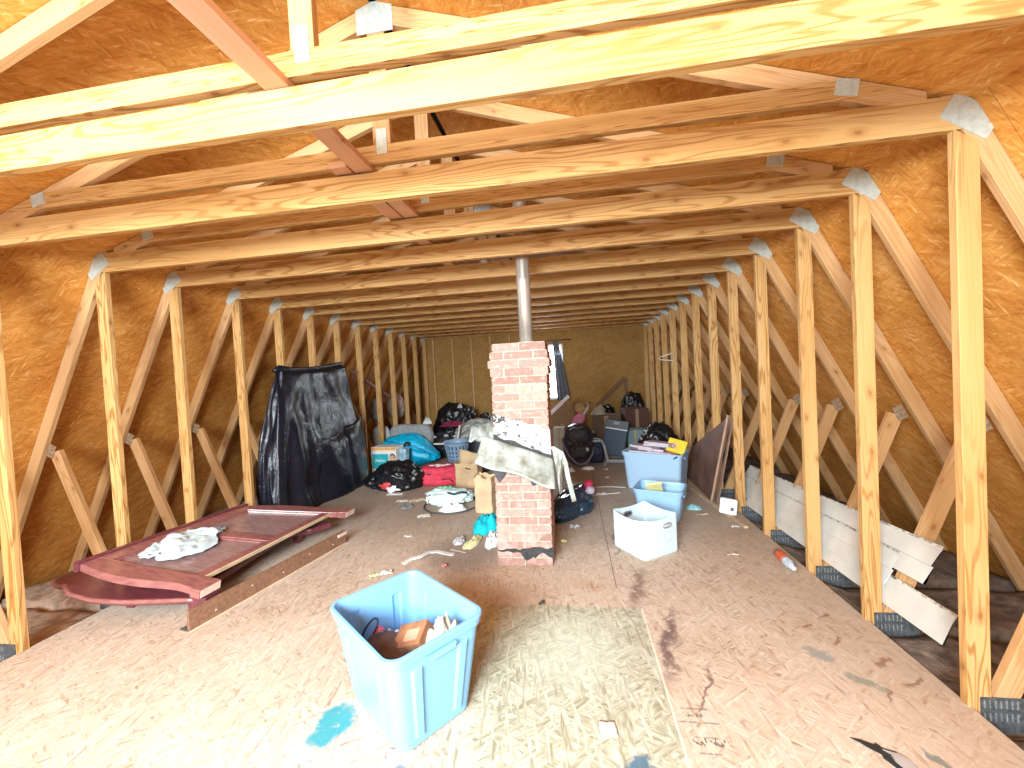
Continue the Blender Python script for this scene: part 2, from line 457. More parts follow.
m = MB(); m.box((W0, YF+.012, B0), (W1, YF+.016, B1))
struct(m.build('window_1_pane', emission('bright_daylit_pane', (.96, .95, 1.0), 5.0)))

# ------------------------------------------------------------------ roof trusses
ORD = {-1: 'nearest pine roof truss, its tie beam across the top of the view', 0: 'pine roof truss whose right stud is nearest at the right edge',
       1: 'pine roof truss with its left stud behind the near end of the headboard', 2: 'pine roof truss whose tie beam hides the top of the flue pipe',
       3: 'pine roof truss just beyond the steel flue pipe, fifth from the camera', 4: 'pine roof truss at the near edge of the black plastic sheet',
       5: 'pine roof truss at the middle of the black plastic sheet', 6: 'pine roof truss at the far edge of the black plastic sheet',
       7: 'pine roof truss beside the diaper box, first beyond the black sheet', 8: 'pine roof truss with the white hanger, fifth from the far wall',
       9: 'pine roof truss standing fourth from the far wall', 10: 'pine roof truss standing third from the far wall',
       11: 'pine roof truss standing second from the far wall', 12: 'last pine roof truss, right against the far gable wall'}
def plate(c, w, h, ang, y, parent, mat=GALV, name='gusset_plate', t=.003):
    m = MB(); ca, sa = math.cos(ang), math.sin(ang)
    q = [(-w/2, -h/2), (w/2, -h/2), (w/2, h/2), (-w/2, h/2)]
    pts = [(X(c[0]+a*ca-b*sa), y, c[1]+a*sa+b*ca) for a, b in q]
    m.prism(pts, (0, -1, 0), t)
    return m.build(name, mat, parent)
def toothed(c, w, h, y, parent):
    """base plate with its row of bent slots showing as paler ribs"""
    m = MB(); m.box((X(c[0]-w/2), y-.003, c[1]-h/2), (X(c[0]+w/2), y, c[1]+h/2)); m.cur = 1
    for r_ in range(2):
        for i in range(7):
            x = X(c[0]) - w/2 + .012 + i*(w*.62)/7
            z = c[1] + h/2 - .012 - r_*.055
            m.box((x, y-.006, z-.034), (x+.005, y-.003, z))
    return m.build('base_plate', [GALV_D, SLOT], parent)
def member(name, par, pts, y0, y1, mat=PINE):
    """flat timber cut to a 2D outline (rel, z) of four corners: two at one end, two at the other"""
    a, b_, c, d = pts
    m = MB()
    m.hexa([(X(a[0]), y0, a[1]), (X(a[0]), y1, a[1]), (X(b_[0]), y1, b_[1]), (X(b_[0]), y0, b_[1]),
            (X(d[0]), y0, d[1]), (X(d[0]), y1, d[1]), (X(c[0]), y1, c[1]), (X(c[0]), y0, c[1])])
    return m.build(name, mat, par, bevel=.0025)
YK = {k: k*.61 for k in range(-1, 13)}
YK[2] -= .05
for k in range(-1, 13):
    y0 = YK[k]; y1 = y0+.038
    t = thing('roof_truss', ORD[k], 'roof truss', (XC, y0, 0), 'attic roof trusses')
    dz = random.uniform(-.006, .006)
    member('tie_beam', t, [(-2.555, 2.443+dz), (-2.545, 2.583+dz), (2.545, 2.583+dz), (2.555, 2.443+dz)], y0, y1)
    for s in (-1, 1):
        e = .0007*s
        jz = random.uniform(-.003, .003)
        member('stud', t, [(s*HW, -.25), (s*(HW+.089), -.25), (s*(HW+.089), 2.38), (s*HW, 2.4425)], y0+.0004+jz, y1-.0004+jz)
        zt = 2.585; zb = -.22
        ri, ro = lambda z: slope_rel(z)-.102, lambda z: slope_rel(z)-.004
        member('rafter', t, [(s*ri(zb), zb), (s*ro(zb), zb), (s*ro(zt), zt), (s*(ri(zt)+.0), zt)], y0+.0008, y1-.0008, PINE_W)
        # web strut from the stud foot up and out to the rafter
        dx, dzw = .46, 1.13; L = math.hypot(dx, dzw); nx, nz = dzw/L*.0445, -dx/L*.0445
        b0, b1 = (2.62, -.02), (3.08, 1.11)
        member('web_strut', t, [(s*(b0[0]-nx), b0[1]-nz), (s*(b0[0]+nx), b0[1]+nz), (s*(b1[0]+nx), b1[1]+nz), (s*(b1[0]-nx), b1[1]-nz)], y0+.0012, y1-.0012, PINE_W)
        plate((s*2.555, 2.490), .20, .115, s*R(-34), y0-.0002, t)
        plate((s*3.10, 1.12), .10, .065, s*R(-64), y0-.0002, t, RUST)
        toothed((s*2.655, -.03), .23, .15, y0-.0002, t)
    m = MB(); m.box((X(-4.0), y0, -.27), (X(4.0), y1, -.16)); m.build('floor_joist', PINE_W, t)
# fluffy insulation filling the bays between the floor joists on both sides
INS = plain('shaded_insulation', (.17, .125, .095), 1.0, 0, .35, 14, .6, 25)  # right batts: shade of the bays put into a darker insulation colour
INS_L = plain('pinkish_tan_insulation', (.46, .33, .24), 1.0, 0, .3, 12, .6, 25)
BAYN = {-1: 'beside the camera', 0: 'nearest the camera', 1: 'second from the camera', 2: 'third from the camera', 3: 'fourth from the camera', 4: 'fifth from the camera'}
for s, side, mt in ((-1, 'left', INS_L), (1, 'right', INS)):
    for k in range(-1, 12):
        ya, yb = YK[k]+.012, YK[k+1]+.012
        def f(u, v, ya=ya, yb=yb, s=s, k=k):
            x = X(s*(HW+.012+u*1.36)); y = ya+(yb-ya)*v
            z = -.075+.045*fb((x*2.2, y*2.2, k+s*9), 1.3, 4)-.03*(abs(v-.5)*2)**4
            if u == 0 or u == 1 or v == 0 or v == 1: z = -.268
            return (x, y, min(z, -.03))
        m = MB(); m.grid(f, 22, 12)
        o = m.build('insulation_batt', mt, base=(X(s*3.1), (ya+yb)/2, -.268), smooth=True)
        tag(o, ('pinkish tan' if s < 0 else 'shade-darkened brown')+' insulation batt, %s floor bay ' % side + (BAYN[k] if k in BAYN else '%s from the far wall' % ['', 'first', 'second', 'third', 'fourth', 'fifth', 'sixth', 'seventh'][12-k]), 'insulation', side+' bay insulation')
# piggyback cap trusses above the ties, those the gaps let through
CAPL = {-1: 'low cap truss over the nearest tie beam', 0: 'low cap truss over the second tie beam, a big grey plate at its peak', 1: 'low cap truss over the third tie beam from the camera',
        2: 'low cap truss over the fourth tie beam, just before the flue pipe', 3: 'low cap truss over the tie beam just beyond the flue pipe', 4: 'low cap truss over the second tie beam beyond the flue pipe',
        5: 'low cap truss over the third tie beam beyond the flue pipe'}
for k in range(-1, 6):
    y0 = YK[k]; y1 = y0+.038
    t = thing('cap_truss', 'pine '+CAPL[k], 'roof truss', (XC, y0, 2.621), 'cap trusses above the ties')
    member('cap_chord', t, [(-2.35, 2.621), (-2.08, 2.710), (2.08, 2.710), (2.35, 2.621)], y0, y1)
    for s in (-1, 1):
        member('cap_rafter', t, [(s*2.40, 3.31-.33*2.40), (s*2.40, 3.404-.33*2.40), (0, 3.404), (0, 3.31)], y0+.0006, y1-.0006, PINE_W)
        plate((s*2.10, 2.672), .09, .07, s*R(-10), y0-.0002, t)
    member('king_post', t, [(-.045, 2.711), (.045, 2.711), (.045, 3.34), (-.045, 3.34)], y0+.001, y1-.001, PINE_W)
    plate((0, 2.725), .055, .125, 0, y0-.0002, t)
    plate((0, 3.33), .19, .15, 0, y0-.0002, t)
# flat brace boards lying on the ties
for (x, ya, yb, lab, zz) in ((-.985, -2.55, .66, 'flat pinkish brace board lying lengthwise on the near tie beams', 2.590), (-1.09, -.06, 2.6, 'shorter flat brace board lapped beside the pinkish brace board', 2.590)):
    m = MB(); m.box((x-.047, ya, zz), (x+.047, yb, zz+.028))
    tag(m.build('brace_board', PINE_P, base=(x, ya, zz), bevel=.002), lab, 'board')
# gable studs on the far wall, left of the chimney
for i, x in enumerate((-3.20, -2.73, -2.27, -1.82, -1.36)):
    m = MB(); m.box((x-.019, YF-.05, 0), (x+.019, YF-.001, 2.43))
    tag(m.build('gable_stud', PINE_W, base=(x, YF, 0)), ['leftmost', 'second from left', 'third from left', 'fourth from left', 'fifth from left, nearest the chimney'][i]+' upright stud on the far gable wall', 'stud', 'gable wall studs')
# ------------------------------------------------------------------ brick chimney
def brick_mat():
    m, nt, b = new_mat('salmon_brick')
    P = nd(nt, 'ShaderNodeTexCoord').outputs['Object']
    rnd = nd(nt, 'ShaderNodeNewGeometry').outputs['Random Per Island']
    c = ramp(nt, rnd, [(0, (.27, .155, .125)), (.3, (.36, .220, .185)), (.6, (.42, .275, .23)), (.85, (.31, .18, .15)), (1, (.45, .34, .28))])
    n = noise_n(nt, P, 30, 4, .65).outputs[0]
    c = mix(nt, mth(nt, 'MULTIPLY', sstep(nt, n, .5, .75), .5), c, (.72, .56, .45))
    c = mix(nt, mth(nt, 'MULTIPLY', sstep(nt, n, .42, .25), .35), c, (.22, .10, .08))
    sep = nd(nt, 'ShaderNodeSeparateXYZ', {0: P})
    lime = mth(nt, 'MULTIPLY', sstep(nt, noise_n(nt, P, 7, 4, .6).outputs[0], .45, .65), sstep(nt, sep.outputs[2], .95, .6))
    c = mix(nt, mth(nt, 'MULTIPLY', lime, .4), c, (.62, .46, .42))
    setc(nt, b, c); b.inputs['Roughness'].default_value = .9; b.inputs['Specular IOR Level'].default_value = .2
    bump(nt, b, n, .35, .006)
    return m
BRICK = brick_mat(); MORT = plain('pale_mortar', (.55, .48, .39), .95, 0, .2, 25, .5, 60)
CH = .0655; NC = 27
ch = thing('brick_chimney', 'salmon brick chimney stack with torn metal flashing, rising through the attic floor', 'chimney', (-.41, 1.40, 0))
def course(m, i, x0, x1, y0, y1, odd):
    z0, z1 = i*CH+.005, (i+1)*CH-.005
    L = x1-x0; D = y1-y0; g = .010; w = .095
    def brick(a, b_, c, d):
        m.cur = 1; j = lambda: random.uniform(-.0018, .0018)
        s = MB(); s.box((a+j(), c+j(), z0+j()), (b_+j(), d+j(), z1+j()))
        o = len(m.v); m.v += s.v
        for f, u in zip(s.f, s.uv): m.f.append(tuple(o+q for q in f)); m.uv.append(u); m.mi.append(1)
    cuts = [0, L/2-g/2, L/2+g/2, L] if odd else [0, L*.24-g/2, L*.24+g/2, L*.755-g/2, L*.755+g/2, L]
    for k in range(0, len(cuts)-1, 2):
        for (c, d) in ((y0, y0+w), (y1-w, y1)): brick(x0+cuts[k], x0+cuts[k+1], c, d)
    for (a, b_) in ((x0, x0+w), (x1-w, x1)):
        ym = (y0+y1)/2 if odd else y0+D*.45
        brick(a, b_, y0+w+g, ym-g/2); brick(a, b_, ym+g/2, y1-w-g)
    m.cur = 0
    m.box((x0+.007, y0+.007, i*CH), (x1-.007, y1-.007, (i+1)*CH))
m = MB(); mc = MB()
for i in range(NC):
    lean = .035*(i/NC); x0, x1 = -.648+lean, -.208+lean; y0, y1 = 1.190, 1.620
    out = {NC-1: -.008, NC-2: .008, NC-3: .022, NC-4: .008}.get(i, 0)
    course(mc if i >= NC-4 else m, i, x0-out, x1+out, y0-out, y1+out, i % 2 == 0)
m.build('brick_shaft', [MORT, BRICK], ch, bevel=.003)
mc.build('corbelled_cap', [MORT, BRICK], ch, bevel=.003)
# whitewashed old roof line with its black tar edge, then the bent flashing apron
def flash_mat():
    m, nt, b = new_mat('old_flashing_metal')
    P = nd(nt, 'ShaderNodeTexCoord').outputs['Object']
    n = noise_n(nt, P, 7, 5, .6).outputs[0]; n2 = noise_n(nt, P, 26, 4, .65).outputs[0]
    c = ramp(nt, n, [(.34, (.17, .175, .13)), (.5, (.33, .36, .33)), (.66, (.45, .49, .47))])
    c = mix(nt, mth(nt, 'MULTIPLY', sstep(nt, n2, .62, .72), .6), c, (.25, .22, .16))
    setc(nt, b, c); b.inputs['Metallic'].default_value = .15; b.inputs['Roughness'].default_value = .5
    bump(nt, b, n, .3, .02); return m
FLASH = flash_mat()
def tar_plaster():
    m, nt, b = new_mat('tar_spotted_plaster')
    P = nd(nt, 'ShaderNodeTexCoord').outputs['Object']
    n2 = noise_n(nt, P, 22, 5, .7, .6).outputs[0]; side = nd(nt, 'ShaderNodeSeparateXYZ', {0: P}).outputs[0]
    k = sstep(nt, mth(nt, 'SUBTRACT', n2, mth(nt, 'MULTIPLY', side, .30)), .56, .61)
    c = mix(nt, k, (.44, .43, .42), (.035, .035, .04))
    setc(nt, b, c); b.inputs['Roughness'].default_value = .8; bump(nt, b, n2, .5, .01); return m
TAR = plain('black_roof_tar', (.035, .037, .04), .55, 0, .3, 30, .6, 60)
def band(m, n, top, bot, y, wob, seed, t):
    """ragged strip on the chimney's front face"""
    o = len(m.v)
    front = []
    for k in range(n+1):
        u = k/n
        for (a, b_), sgn in ((top, 1), (bot, -1)):
            x = a[0]+(b_[0]-a[0])*u; z = a[1]+(b_[1]-a[1])*u + wob*noise.noise((u*7+seed, sgn*3.3, seed))
            front.append((x, z))
    for (x, z) in front: m.v.append(Vector((x, y-t, z))); 
    for (x, z) in front: m.v.append(Vector((x, y+.004, z)))
    N = len(front)
    for k in range(n):
        a = 2*k
        m.face((o+a, o+a+2, o+a+3, o+a+1)); m.face((o+N+a, o+N+a+1, o+N+a+3, o+N+a+2))
        m.face((o+a, o+N+a, o+N+a+2, o+a+2)); m.face((o+a+1, o+a+3, o+N+a+3, o+N+a+1))
    m.face((o, o+1, o+N+1, o+N)); m.face((o+2*n, o+N+2*n, o+N+2*n+1, o+2*n+1))
m = MB(); band(m, 24, ((-.622, 1.21), (-.178, 1.085)), ((-.622, 1.03), (-.178, .862)), 1.187, .02, 2, .004)
m.build('plaster_band', tar_plaster(), ch)
m = MB(); band(m, 24, ((-.625, 1.045), (-.178, .880)), ((-.625, 1.015), (-.178, .835)), 1.187, .022, 5, .009)
m.build('tar_line', TAR, ch)
m = MB(); band(m, 20, ((-.64, .135), (-.195, .150)), ((-.64, .118), (-.195, .085)), 1.187, .03, 8, .006)
band(m, 12, ((-.47, .13), (-.20, .13)), ((-.42, .055), (-.24, .105)), 1.186, .03, 3, .007)
m.build('tar_smear', TAR, ch)
def apron(u, v):
    a = Vector((-.70, 1.135, 1.055)).lerp(Vector((-.165, 1.182, .855)), u); b_ = Vector((-.752, 1.03, .865)).lerp(Vector((-.152, 1.02, .668)), u)
    p = a.lerp(b_, v); w = .016*math.sin(u*9)*v + .014*noise.noise((u*4, v*3, 2)) - .03*math.sin(v*PI)*(.4+.6*u)
    return p + Vector((0, -w*.6-.006, -.5*w))
fl = sheet(apron, 30, 12).build('flashing_apron', FLASH, ch, smooth=True, solid=.003)
def ear(u, v):
    xl, xr = -.168+.05*v, -.085+.0*v; w = 1-.75*max(0, v-.35)/.65
    x = xl+(xr-xl)*u*w; z = .955-.33*v-.05*u*(1-v)
    return (x, 1.10-.05*v+.03*math.sin(u*5+v*4)+.02*noise.noise((u*4, v*5, 1)), z)
sheet(ear, 14, 14).build('flashing_side_flap', FLASH, ch, smooth=True, solid=.003)
m = MB(); 
pts = [(-.17, 1.12, .955), (-.10, 1.09, .915), (-.07, 1.07, .84), (-.055, 1.06, .74), (-.035, 1.06, .64), (-.018, 1.06, .555)]
m.loft([[Vector(p)+Vector((-.016, 0, -.004)), Vector(p)+Vector((.016, -.004, .006)), Vector(p)+Vector((.016, .0, .008)), Vector(p)+Vector((-.016, .004, -.002))] for p in pts])
m.build('bent_flashing_strip', FLASH, ch)
def leftfl(u, v):
    x = -.86+.21*u; z = .985+.10*v+.05*u*v
    return (x, 1.40+.12*u+.03*noise.noise((u*4, v*4, 5))-.1*(1-v), z+.02*noise.noise((u*6, v*3, 9)))
sheet(leftfl, 14, 8).build('flashing_left_wing', FLASH, ch, smooth=True, solid=.003)
for k, p in enumerate(([(-.655, .80), (-.535, .77), (-.56, .72), (-.60, .675)], [(-.36, .715), (-.265, .69), (-.285, .665), (-.335, .645)])):
    m = MB(); m.prism([(x, 1.165, z) for x, z in p], (0, -1, .1), .004); m.build('tar_paper_flap', plain('tar_paper', (.07, .07, .075), .85, 0, .2, 20), ch)
# steel flue
def steel():
    m, nt, b = new_mat('flue_steel')
    P = nd(nt, 'ShaderNodeTexCoord').outputs['Object']
    n = noise_n(nt, vscale(nt, P, (20, 20, 1.2)), 2, 3).outputs[0]
    setc(nt, b, ramp(nt, n, [(.3, (.55, .51, .46)), (.7, (.78, .75, .70))])); b.inputs['Metallic'].default_value = .75
    nt.links.new(ramp(nt, n, [(.3, .28), (.7, .42)]), b.inputs['Roughness']); return m
fp = thing('flue_pipe', 'round steel flue pipe standing on top of the brick chimney', 'pipe', (-.35, 1.41, NC*CH))
ST = steel()
m = MB(); m.lathe((-.35, 1.41, 0), [(.05, NC*CH-.001), (.056, NC*CH), (.056, 2.28), (.0575, 2.285), (.0575, 2.30), (.056, 2.305), (.056, 3.19)], 32); m.build('pipe_section', ST, fp, smooth=True)
m = MB(); m.lathe((-.35, 1.41, 0), [(.057, NC*CH-.002), (.085, NC*CH-.002), (.08, NC*CH+.012), (.057, NC*CH+.02)], 32); m.build('collar', MORT, fp, smooth=True)

# ------------------------------------------------------------------ plastic totes
def plastic(name, col, trans=.0):
    if name in MATS: return MATS[name]
    m, nt, b = new_mat(name)
    P = nd(nt, 'ShaderNodeTexCoord').outputs['Object']
    n = noise_n(nt, P, 14, 5, .7).outputs[0]
    c = mix(nt, mth(nt, 'MULTIPLY', sstep(nt, n, .58, .72), .35), col, tuple(min(1, x*1.15+.08) for x in col))
    setc(nt, b, c); b.inputs['Roughness'].default_value = .38
    b.inputs['Subsurface Weight'].default_value = 0
    MATS[name] = m
    return m
def rrect(a, b_, r, n=6):
    """rounded rectangle outline, half sizes a x b"""
    pts = []
    for (cx, cy, s0) in ((a-r, b_-r, 0), (-a+r, b_-r, 90), (-a+r, -b_+r, 180), (a-r, -b_+r, 270)):
        for k in range(n+1):
            t = R(s0+90*k/n); pts.append((cx+r*math.cos(t), cy+r*math.sin(t)))
    # subdivide the straight runs so ribs can be pressed in
    out = []
    for i, p in enumerate(pts):
        q = pts[(i+1) % len(pts)]; d = math.hypot(q[0]-p[0], q[1]-p[1])
        k = max(1, int(d/.012)); out += [(p[0]+(q[0]-p[0])*j/k, p[1]+(q[1]-p[1])*j/k) for j in range(k)]
    return out
def tote(label, c, L, W, H, rz, col, matn, tap=.055, cat='storage tote', ribs=True, depth=.012, handles=True):
    t = thing('storage_tote', label, cat, (c[0], c[1], 0))
    mt = plastic(matn, col)
    A, B = L/2, W/2; ca, sa = math.cos(rz), math.sin(rz)
    def W2(x, y, z): return (c[0]+x*ca-y*sa, c[1]+x*sa+y*ca, z)
    base = rrect(A, B, .06)
    def ring(z, inset, rib=0.0):
        f = z/H; k = tap*(1-f)+inset
        o = []
        for (x, y) in base:
            sx, sy = (A-k)/A, (B-k)/B
            px, py = x*sx, y*sy
            if rib:
                on_x = abs(abs(y)-B) < .004; on_y = abs(abs(x)-A) < .004
                if on_x and any(abs(abs(x)-q) < .022 for q in (A*.55,)): py += math.copysign(-rib, y)
                if on_y and any(abs(abs(y)-q) < .022 for q in (B*.5,)): px += math.copysign(-rib, x)
            o.append(W2(px, py, z))
        return o
    rb = depth if ribs else 0
    m = MB()
    rings = [ring(.004, .02), ring(.0, .012), ring(.012, .0), ring(.05, 0), ring(.055, 0, rb), ring(H*.45, 0, rb), ring(H*.80, 0, rb), ring(H*.815, 0)]
    lip = [ring(H-.05, 0), ring(H-.048, -.008), ring(H-.006, -.012), ring(H, -.008), ring(H, .004), ring(H-.02, .006)]
    inn = [ring(H*.815, .004), ring(H*.80, .004, rb), ring(.06, .004, rb), ring(.05, .004), ring(.018, .01)]
    m.loft(rings+lip+inn)
    m.build('tote_body', mt, t, smooth=False)
    t_parts = []
    if handles:
        for s in (-1, 1):
            mh = MB()
            q = [W2(s*(A-.004), y, z) for y, z in ((-.07, H-.055), (.07, H-.055), (.06, H-.075), (-.06, H-.075))]
            mh.prism(q, (s*ca, s*sa, 0), .016); mh.build('handle_lip', mt, t)
    return t, W2
BLUE = (.20, .44, .74)
t, W2 = tote('large open blue plastic tote in the foreground, half filled with junk', (-.835, -.16), .62, .47, .45, R(-38), BLUE, 'sky_blue_plastic', .06)
tA, WA = tote('pale blue tote heaped with magazines, largest of the containers by the right studs', (1.005, 3.30), .71, .46, .475, R(-27), (.38, .56, .74), 'pale_blue_plastic', .04, ribs=False)
tB, WB = tote('small blue tote holding a yellow pad, behind the white fabric bin', (.84, 2.29), .46, .36, .31, R(-22), (.30, .52, .76), 'mid_blue_plastic', .04, ribs=False)
# junk in the foreground tote (rests on its floor at z = 0.02)
def rag(c, rad, seed, h, cut=.35, nz=1.0, sc=2.2, base_z=None, rz=0, fold=.0):
    """crumpled cloth or paper, thrown on a surface"""
    m = MB(); na, nr = 44, 14
    o = 0; m.v.append(Vector((c[0], c[1], c[2]+h*.6)))
    cr, sr = math.cos(rz), math.sin(rz)
    for j in range(1, nr+1):
        for i in range(na):
            a = 2*PI*i/na; f = j/nr
            r_ = f*(1+cut*noise.noise((math.cos(a)*1.4+seed, math.sin(a)*1.4, seed*2.1))+cut*.4*noise.noise((math.cos(a)*4, math.sin(a)*4, seed)))
            x, y = rad[0]*r_*math.cos(a), rad[1]*r_*math.sin(a)
            hh = h*(1-f**2.2)*.55 + h*.75*abs(noise.noise((x*sc/rad[0]+seed, y*sc/rad[1], seed)))*(1-f**4) + h*.25*abs(noise.noise((x*6/rad[0], y*6/rad[1], seed+4)))*(1-f**6)
            m.v.append(Vector((c[0]+x*cr-y*sr, c[1]+x*sr+y*cr, c[2]+.003+hh)))
    for i in range(na): m.face((0, 1+i, 1+(i+1) % na))
    for j in range(nr-1):
        for i in range(na):
            a = 1+j*na+i; b_ = 1+j*na+(i+1) % na
            m.face((a, b_, b_+na, a+na))
    return m
def cloth(name, c, rad, seed, h, mat, label, cat, cut=.35, rz=0, group=None, solid=.004):
    o = rag(c, rad, seed, h, cut, rz=rz).build(name, mat, base=c, smooth=True, solid=solid)
    return tag(o, label, cat, group)
BR = plain('brown_suede', (.13, .085, .075), .85, 0, .25, 10, .3)
NAVC = plain('navy_cloth', (.03, .035, .075), .9, 0, .2, 15)
p = W2(0, 0, 0)
o = blob((p[0], p[1], .125), (.225, .15, .115), 12, .06, 1.6, .05, .022, 4, 5, R(-38)).build('dark_jacket', NAVC, base=(p[0], p[1], .02), smooth=True)
tag(o, 'dark navy jacket filling the bottom of the foreground tote', 'garment')
p = W2(-.01, -.085, 0)
o = blob((p[0], p[1], .275), (.15, .085, .05), 3, .16, 1.8, .10, None, 4, 2.4, R(-38)).build('brown_garment', BR, base=(p[0], p[1], .22), smooth=True)
tag(o, 'dark brown crumpled garment in the foreground blue tote', 'garment')
p = W2(.06, .01, 0)
bx = thing('cardboard_carton', 'small brown carton lying on the garment in the foreground tote', 'box', (p[0], p[1], .26))
rot = Euler((R(22), R(-20), R(-10))).to_matrix(); cc = Vector((p[0], p[1], .315))
m = MB(); m.obox(cc, (.16, .12, .085), rot); m.build('carton_body', plain('brown_carton', (.36, .165, .08), .7, 0, .25, 12), bx, bevel=.004)
m = MB(); m.obox(cc+rot @ Vector((.02, -.01, .0435)), (.075, .055, .003), rot); m.build('paper_label', plain('carton_label', (.52, .32, .21), .7), bx)
p = W2(-.115, -.05, 0)
cloth('lavender_cloth', (p[0], p[1], .245), (.085, .05), 4, .065, plain('lavender_cotton', (.50, .46, .60), .85, 0, .1, 20), 'crumpled lavender cloth in the foreground blue tote', 'cloth', rz=R(20))
p = W2(-.165, -.055, 0)
cloth('pink_sock', (p[0], p[1], .26), (.03, .035), 9, .06, plain('hot_pink_cotton', (.72, .16, .32), .85), 'small hot pink sock beside the lavender cloth in the foreground tote', 'sock', rz=R(60))
p = W2(.17, .10, 0)
cloth('crumpled_newspaper', (p[0], p[1], .285), (.10, .075), 6, .13, plain('newsprint', (.46, .44, .36), .9, 0, .35, 22), 'crumpled newspaper at the right end of the foreground tote', 'paper', rz=R(40))
p = W2(.09, .125, 0)
cloth('white_leaflet', (p[0], p[1], .25), (.04, .03), 16, .12, plain('leaflet_white', (.66, .70, .70), .8), 'small white leaflet standing between carton and newspaper in the foreground tote', 'leaflet', rz=R(20))
m = MB(); cx, cy, _ = W2(-.20, -.09, 0)
m.tube([(cx+.045*math.cos(a), cy+.028*math.sin(a), .29+.055*math.sin(a+.8)) for a in [2*PI*k/24 for k in range(24)]], .005, 6, True)
tag(m.build('cable_loop', plain('dark_navy_cable', (.02, .022, .05), .5), base=(cx, cy, .24), smooth=True), 'dark cable loop at the left end of the foreground tote', 'cable')
# magazines and packet heaped on the pale tote
MAGC = [(.50, .34, .50), (.62, .30, .45), (.42, .26, .46), (.62, .42, .54), (.28, .15, .32), (.58, .46, .60)]
magl = ['pale cover magazine at the bottom left of the pile', 'pink magazine lowest at the right of the pile', 'mauve magazine midway up the pile', 'light pink magazine fanned out to the left in the pile', 'dark purple magazine second from the top of the pile', 'lilac and white magazine on top of the pile']
for k, (dx, dy, dz, r_) in enumerate(((-.15, -.03, .44, 4), (.10, -.03, .44, -5), (-.04, .01, .47, 5), (-.13, .0, .50, -10), (.02, .0, .53, 12), (.06, -.03, .558, -4))):
    p = WA(dx, dy, 0)
    mg = thing('magazine', magl[k]+' in the pale blue tote', 'magazine', (p[0], p[1], dz), 'magazines in the pale tote')
    rot = Euler((R(-5), R(3), R(-27+r_))).to_matrix()
    m = MB(); m.obox((p[0], p[1], dz+.011), (.30, .22, .022), rot); m.build('pages', plain('page_white', (.60, .55, .58), .8), mg)
    m = MB(); m.obox(Vector((p[0], p[1], dz+.011)) + rot @ Vector((0, 0, .0125)), (.302, .222, .003), rot); m.build('cover', plain('cover_%d' % k, MAGC[k], .35), mg)
    m = MB(); m.obox(Vector((p[0], p[1], dz+.011)) + rot @ Vector((.03, -.05, .0150)), (.16, .045, .002), rot); m.build('cover_picture', plain('cover_pic_%d' % k, MAGC[(k+2) % 6][::-1], .35), mg)
p = WA(.255, .02, 0)
pk = thing('yellow_packet', 'bright yellow packet standing at the right end of the pale blue tote', 'packet', (p[0], p[1], .42))
rot = Euler((R(-28), R(12), R(-32))).to_matrix()
m = MB(); m.obox((p[0], p[1], .53), (.22, .055, .17), rot); m.build('packet_body', plain('packet_yellow', (.85, .62, .05), .4), pk, bevel=.008)
m = MB(); m.obox(Vector((p[0], p[1], .53))+rot @ Vector((-.03, -.029, -.01)), (.06, .003, .07), rot); m.build('packet_picture', plain('packet_pic', (.55, .35, .30), .4, 0, .6, 40), pk)
m = MB(); q = WA(.30, -.20, 0); m.tube([WA(.27, -.225, .43), WA(.31, -.235, .455), WA(.335, -.20, .47)], .011, 6)
tag(m.build('black_strap', plain('black_webbing', (.015, .015, .015), .7), base=WA(.3, -.2, .43)), 'short black strap over the right corner of the pale tote', 'strap')
p = WB(-.04, -.02, 0)
m = MB(); rot = Euler((R(-50), R(-8), R(-10))).to_matrix(); m.obox((p[0], p[1], .255), (.15, .28, .025), rot)
tag(m.build('yellow_pad', plain('pad_yellow', (.85, .78, .36), .7, 0, .12, 8), base=(p[0], p[1], .02), bevel=.003), 'pale yellow paper pad leaning in the small blue tote', 'pad')
p = WB(-.15, .05, 0)
cloth('blue_cloth', (p[0], p[1], .012), (.10, .10), 15, .17, plain('sky_cloth', (.34, .55, .80), .9), 'light blue cloth bundled in the small blue tote', 'cloth')
cloth('teal_plastic_scrap', (1.22, 2.50, 0), (.08, .06), 21, .05, plain('teal_scrap', (.25, .48, .50), .4), 'crumpled teal plastic on the floor at the foot of the brown panel', 'scrap')
# white fabric bin
wb = thing('fabric_bin', 'white square fabric bin with two oval handle holes on the floor', 'bin', (.555, 1.54, 0))
WBM = plain('white_fabric', (.55, .68, .74), .8, 0, .04, 30)
WBASE = rrect(.185, .185, .025, 5)
def wring(z, inset, sag=0):
    out = []
    for (x, y) in [(q*(1-inset/.185), w_*(1-inset/.185)) for q, w_ in WBASE]:
        a = R(34.5); e = abs(x) < .17 and abs(y) >= .17-inset or abs(y) < .17 and abs(x) >= .17-inset
        k = 1-min(1, (min(abs(x), abs(y))/.185))**2
        bow = 1 + sag*.05*k
        out.append((.555+(x*math.cos(a)-y*math.sin(a))*bow, 1.54+(x*math.sin(a)+y*math.cos(a))*bow, z-sag*.022*k))
    return out
m = MB(); m.loft([wring(.0, .004), wring(.01, 0), wring(.16, 0, .5), wring(.318, 0, 1), wring(.322, .003, 1), wring(.318, .007, 1), wring(.16, .007, .5), wring(.02, .007)])
m.build('bin_body', WBM, wb)
def oval(center, ax, up, nrm, a, b_, r):
    ax, up = Vector(ax).normalized(), Vector(up).normalized(); m = MB(); pts = []
    for k in range(28):
        t_ = 2*PI*k/28; x = a*math.copysign(abs(math.cos(t_))**.6, math.cos(t_)); y = b_*math.copysign(abs(math.sin(t_))**.8, math.sin(t_))
        pts.append(Vector(center)+ax*x+up*y)
    m.tube(pts, r, 6, True); d = MB(); d.prism(pts, nrm, .002); return m, d
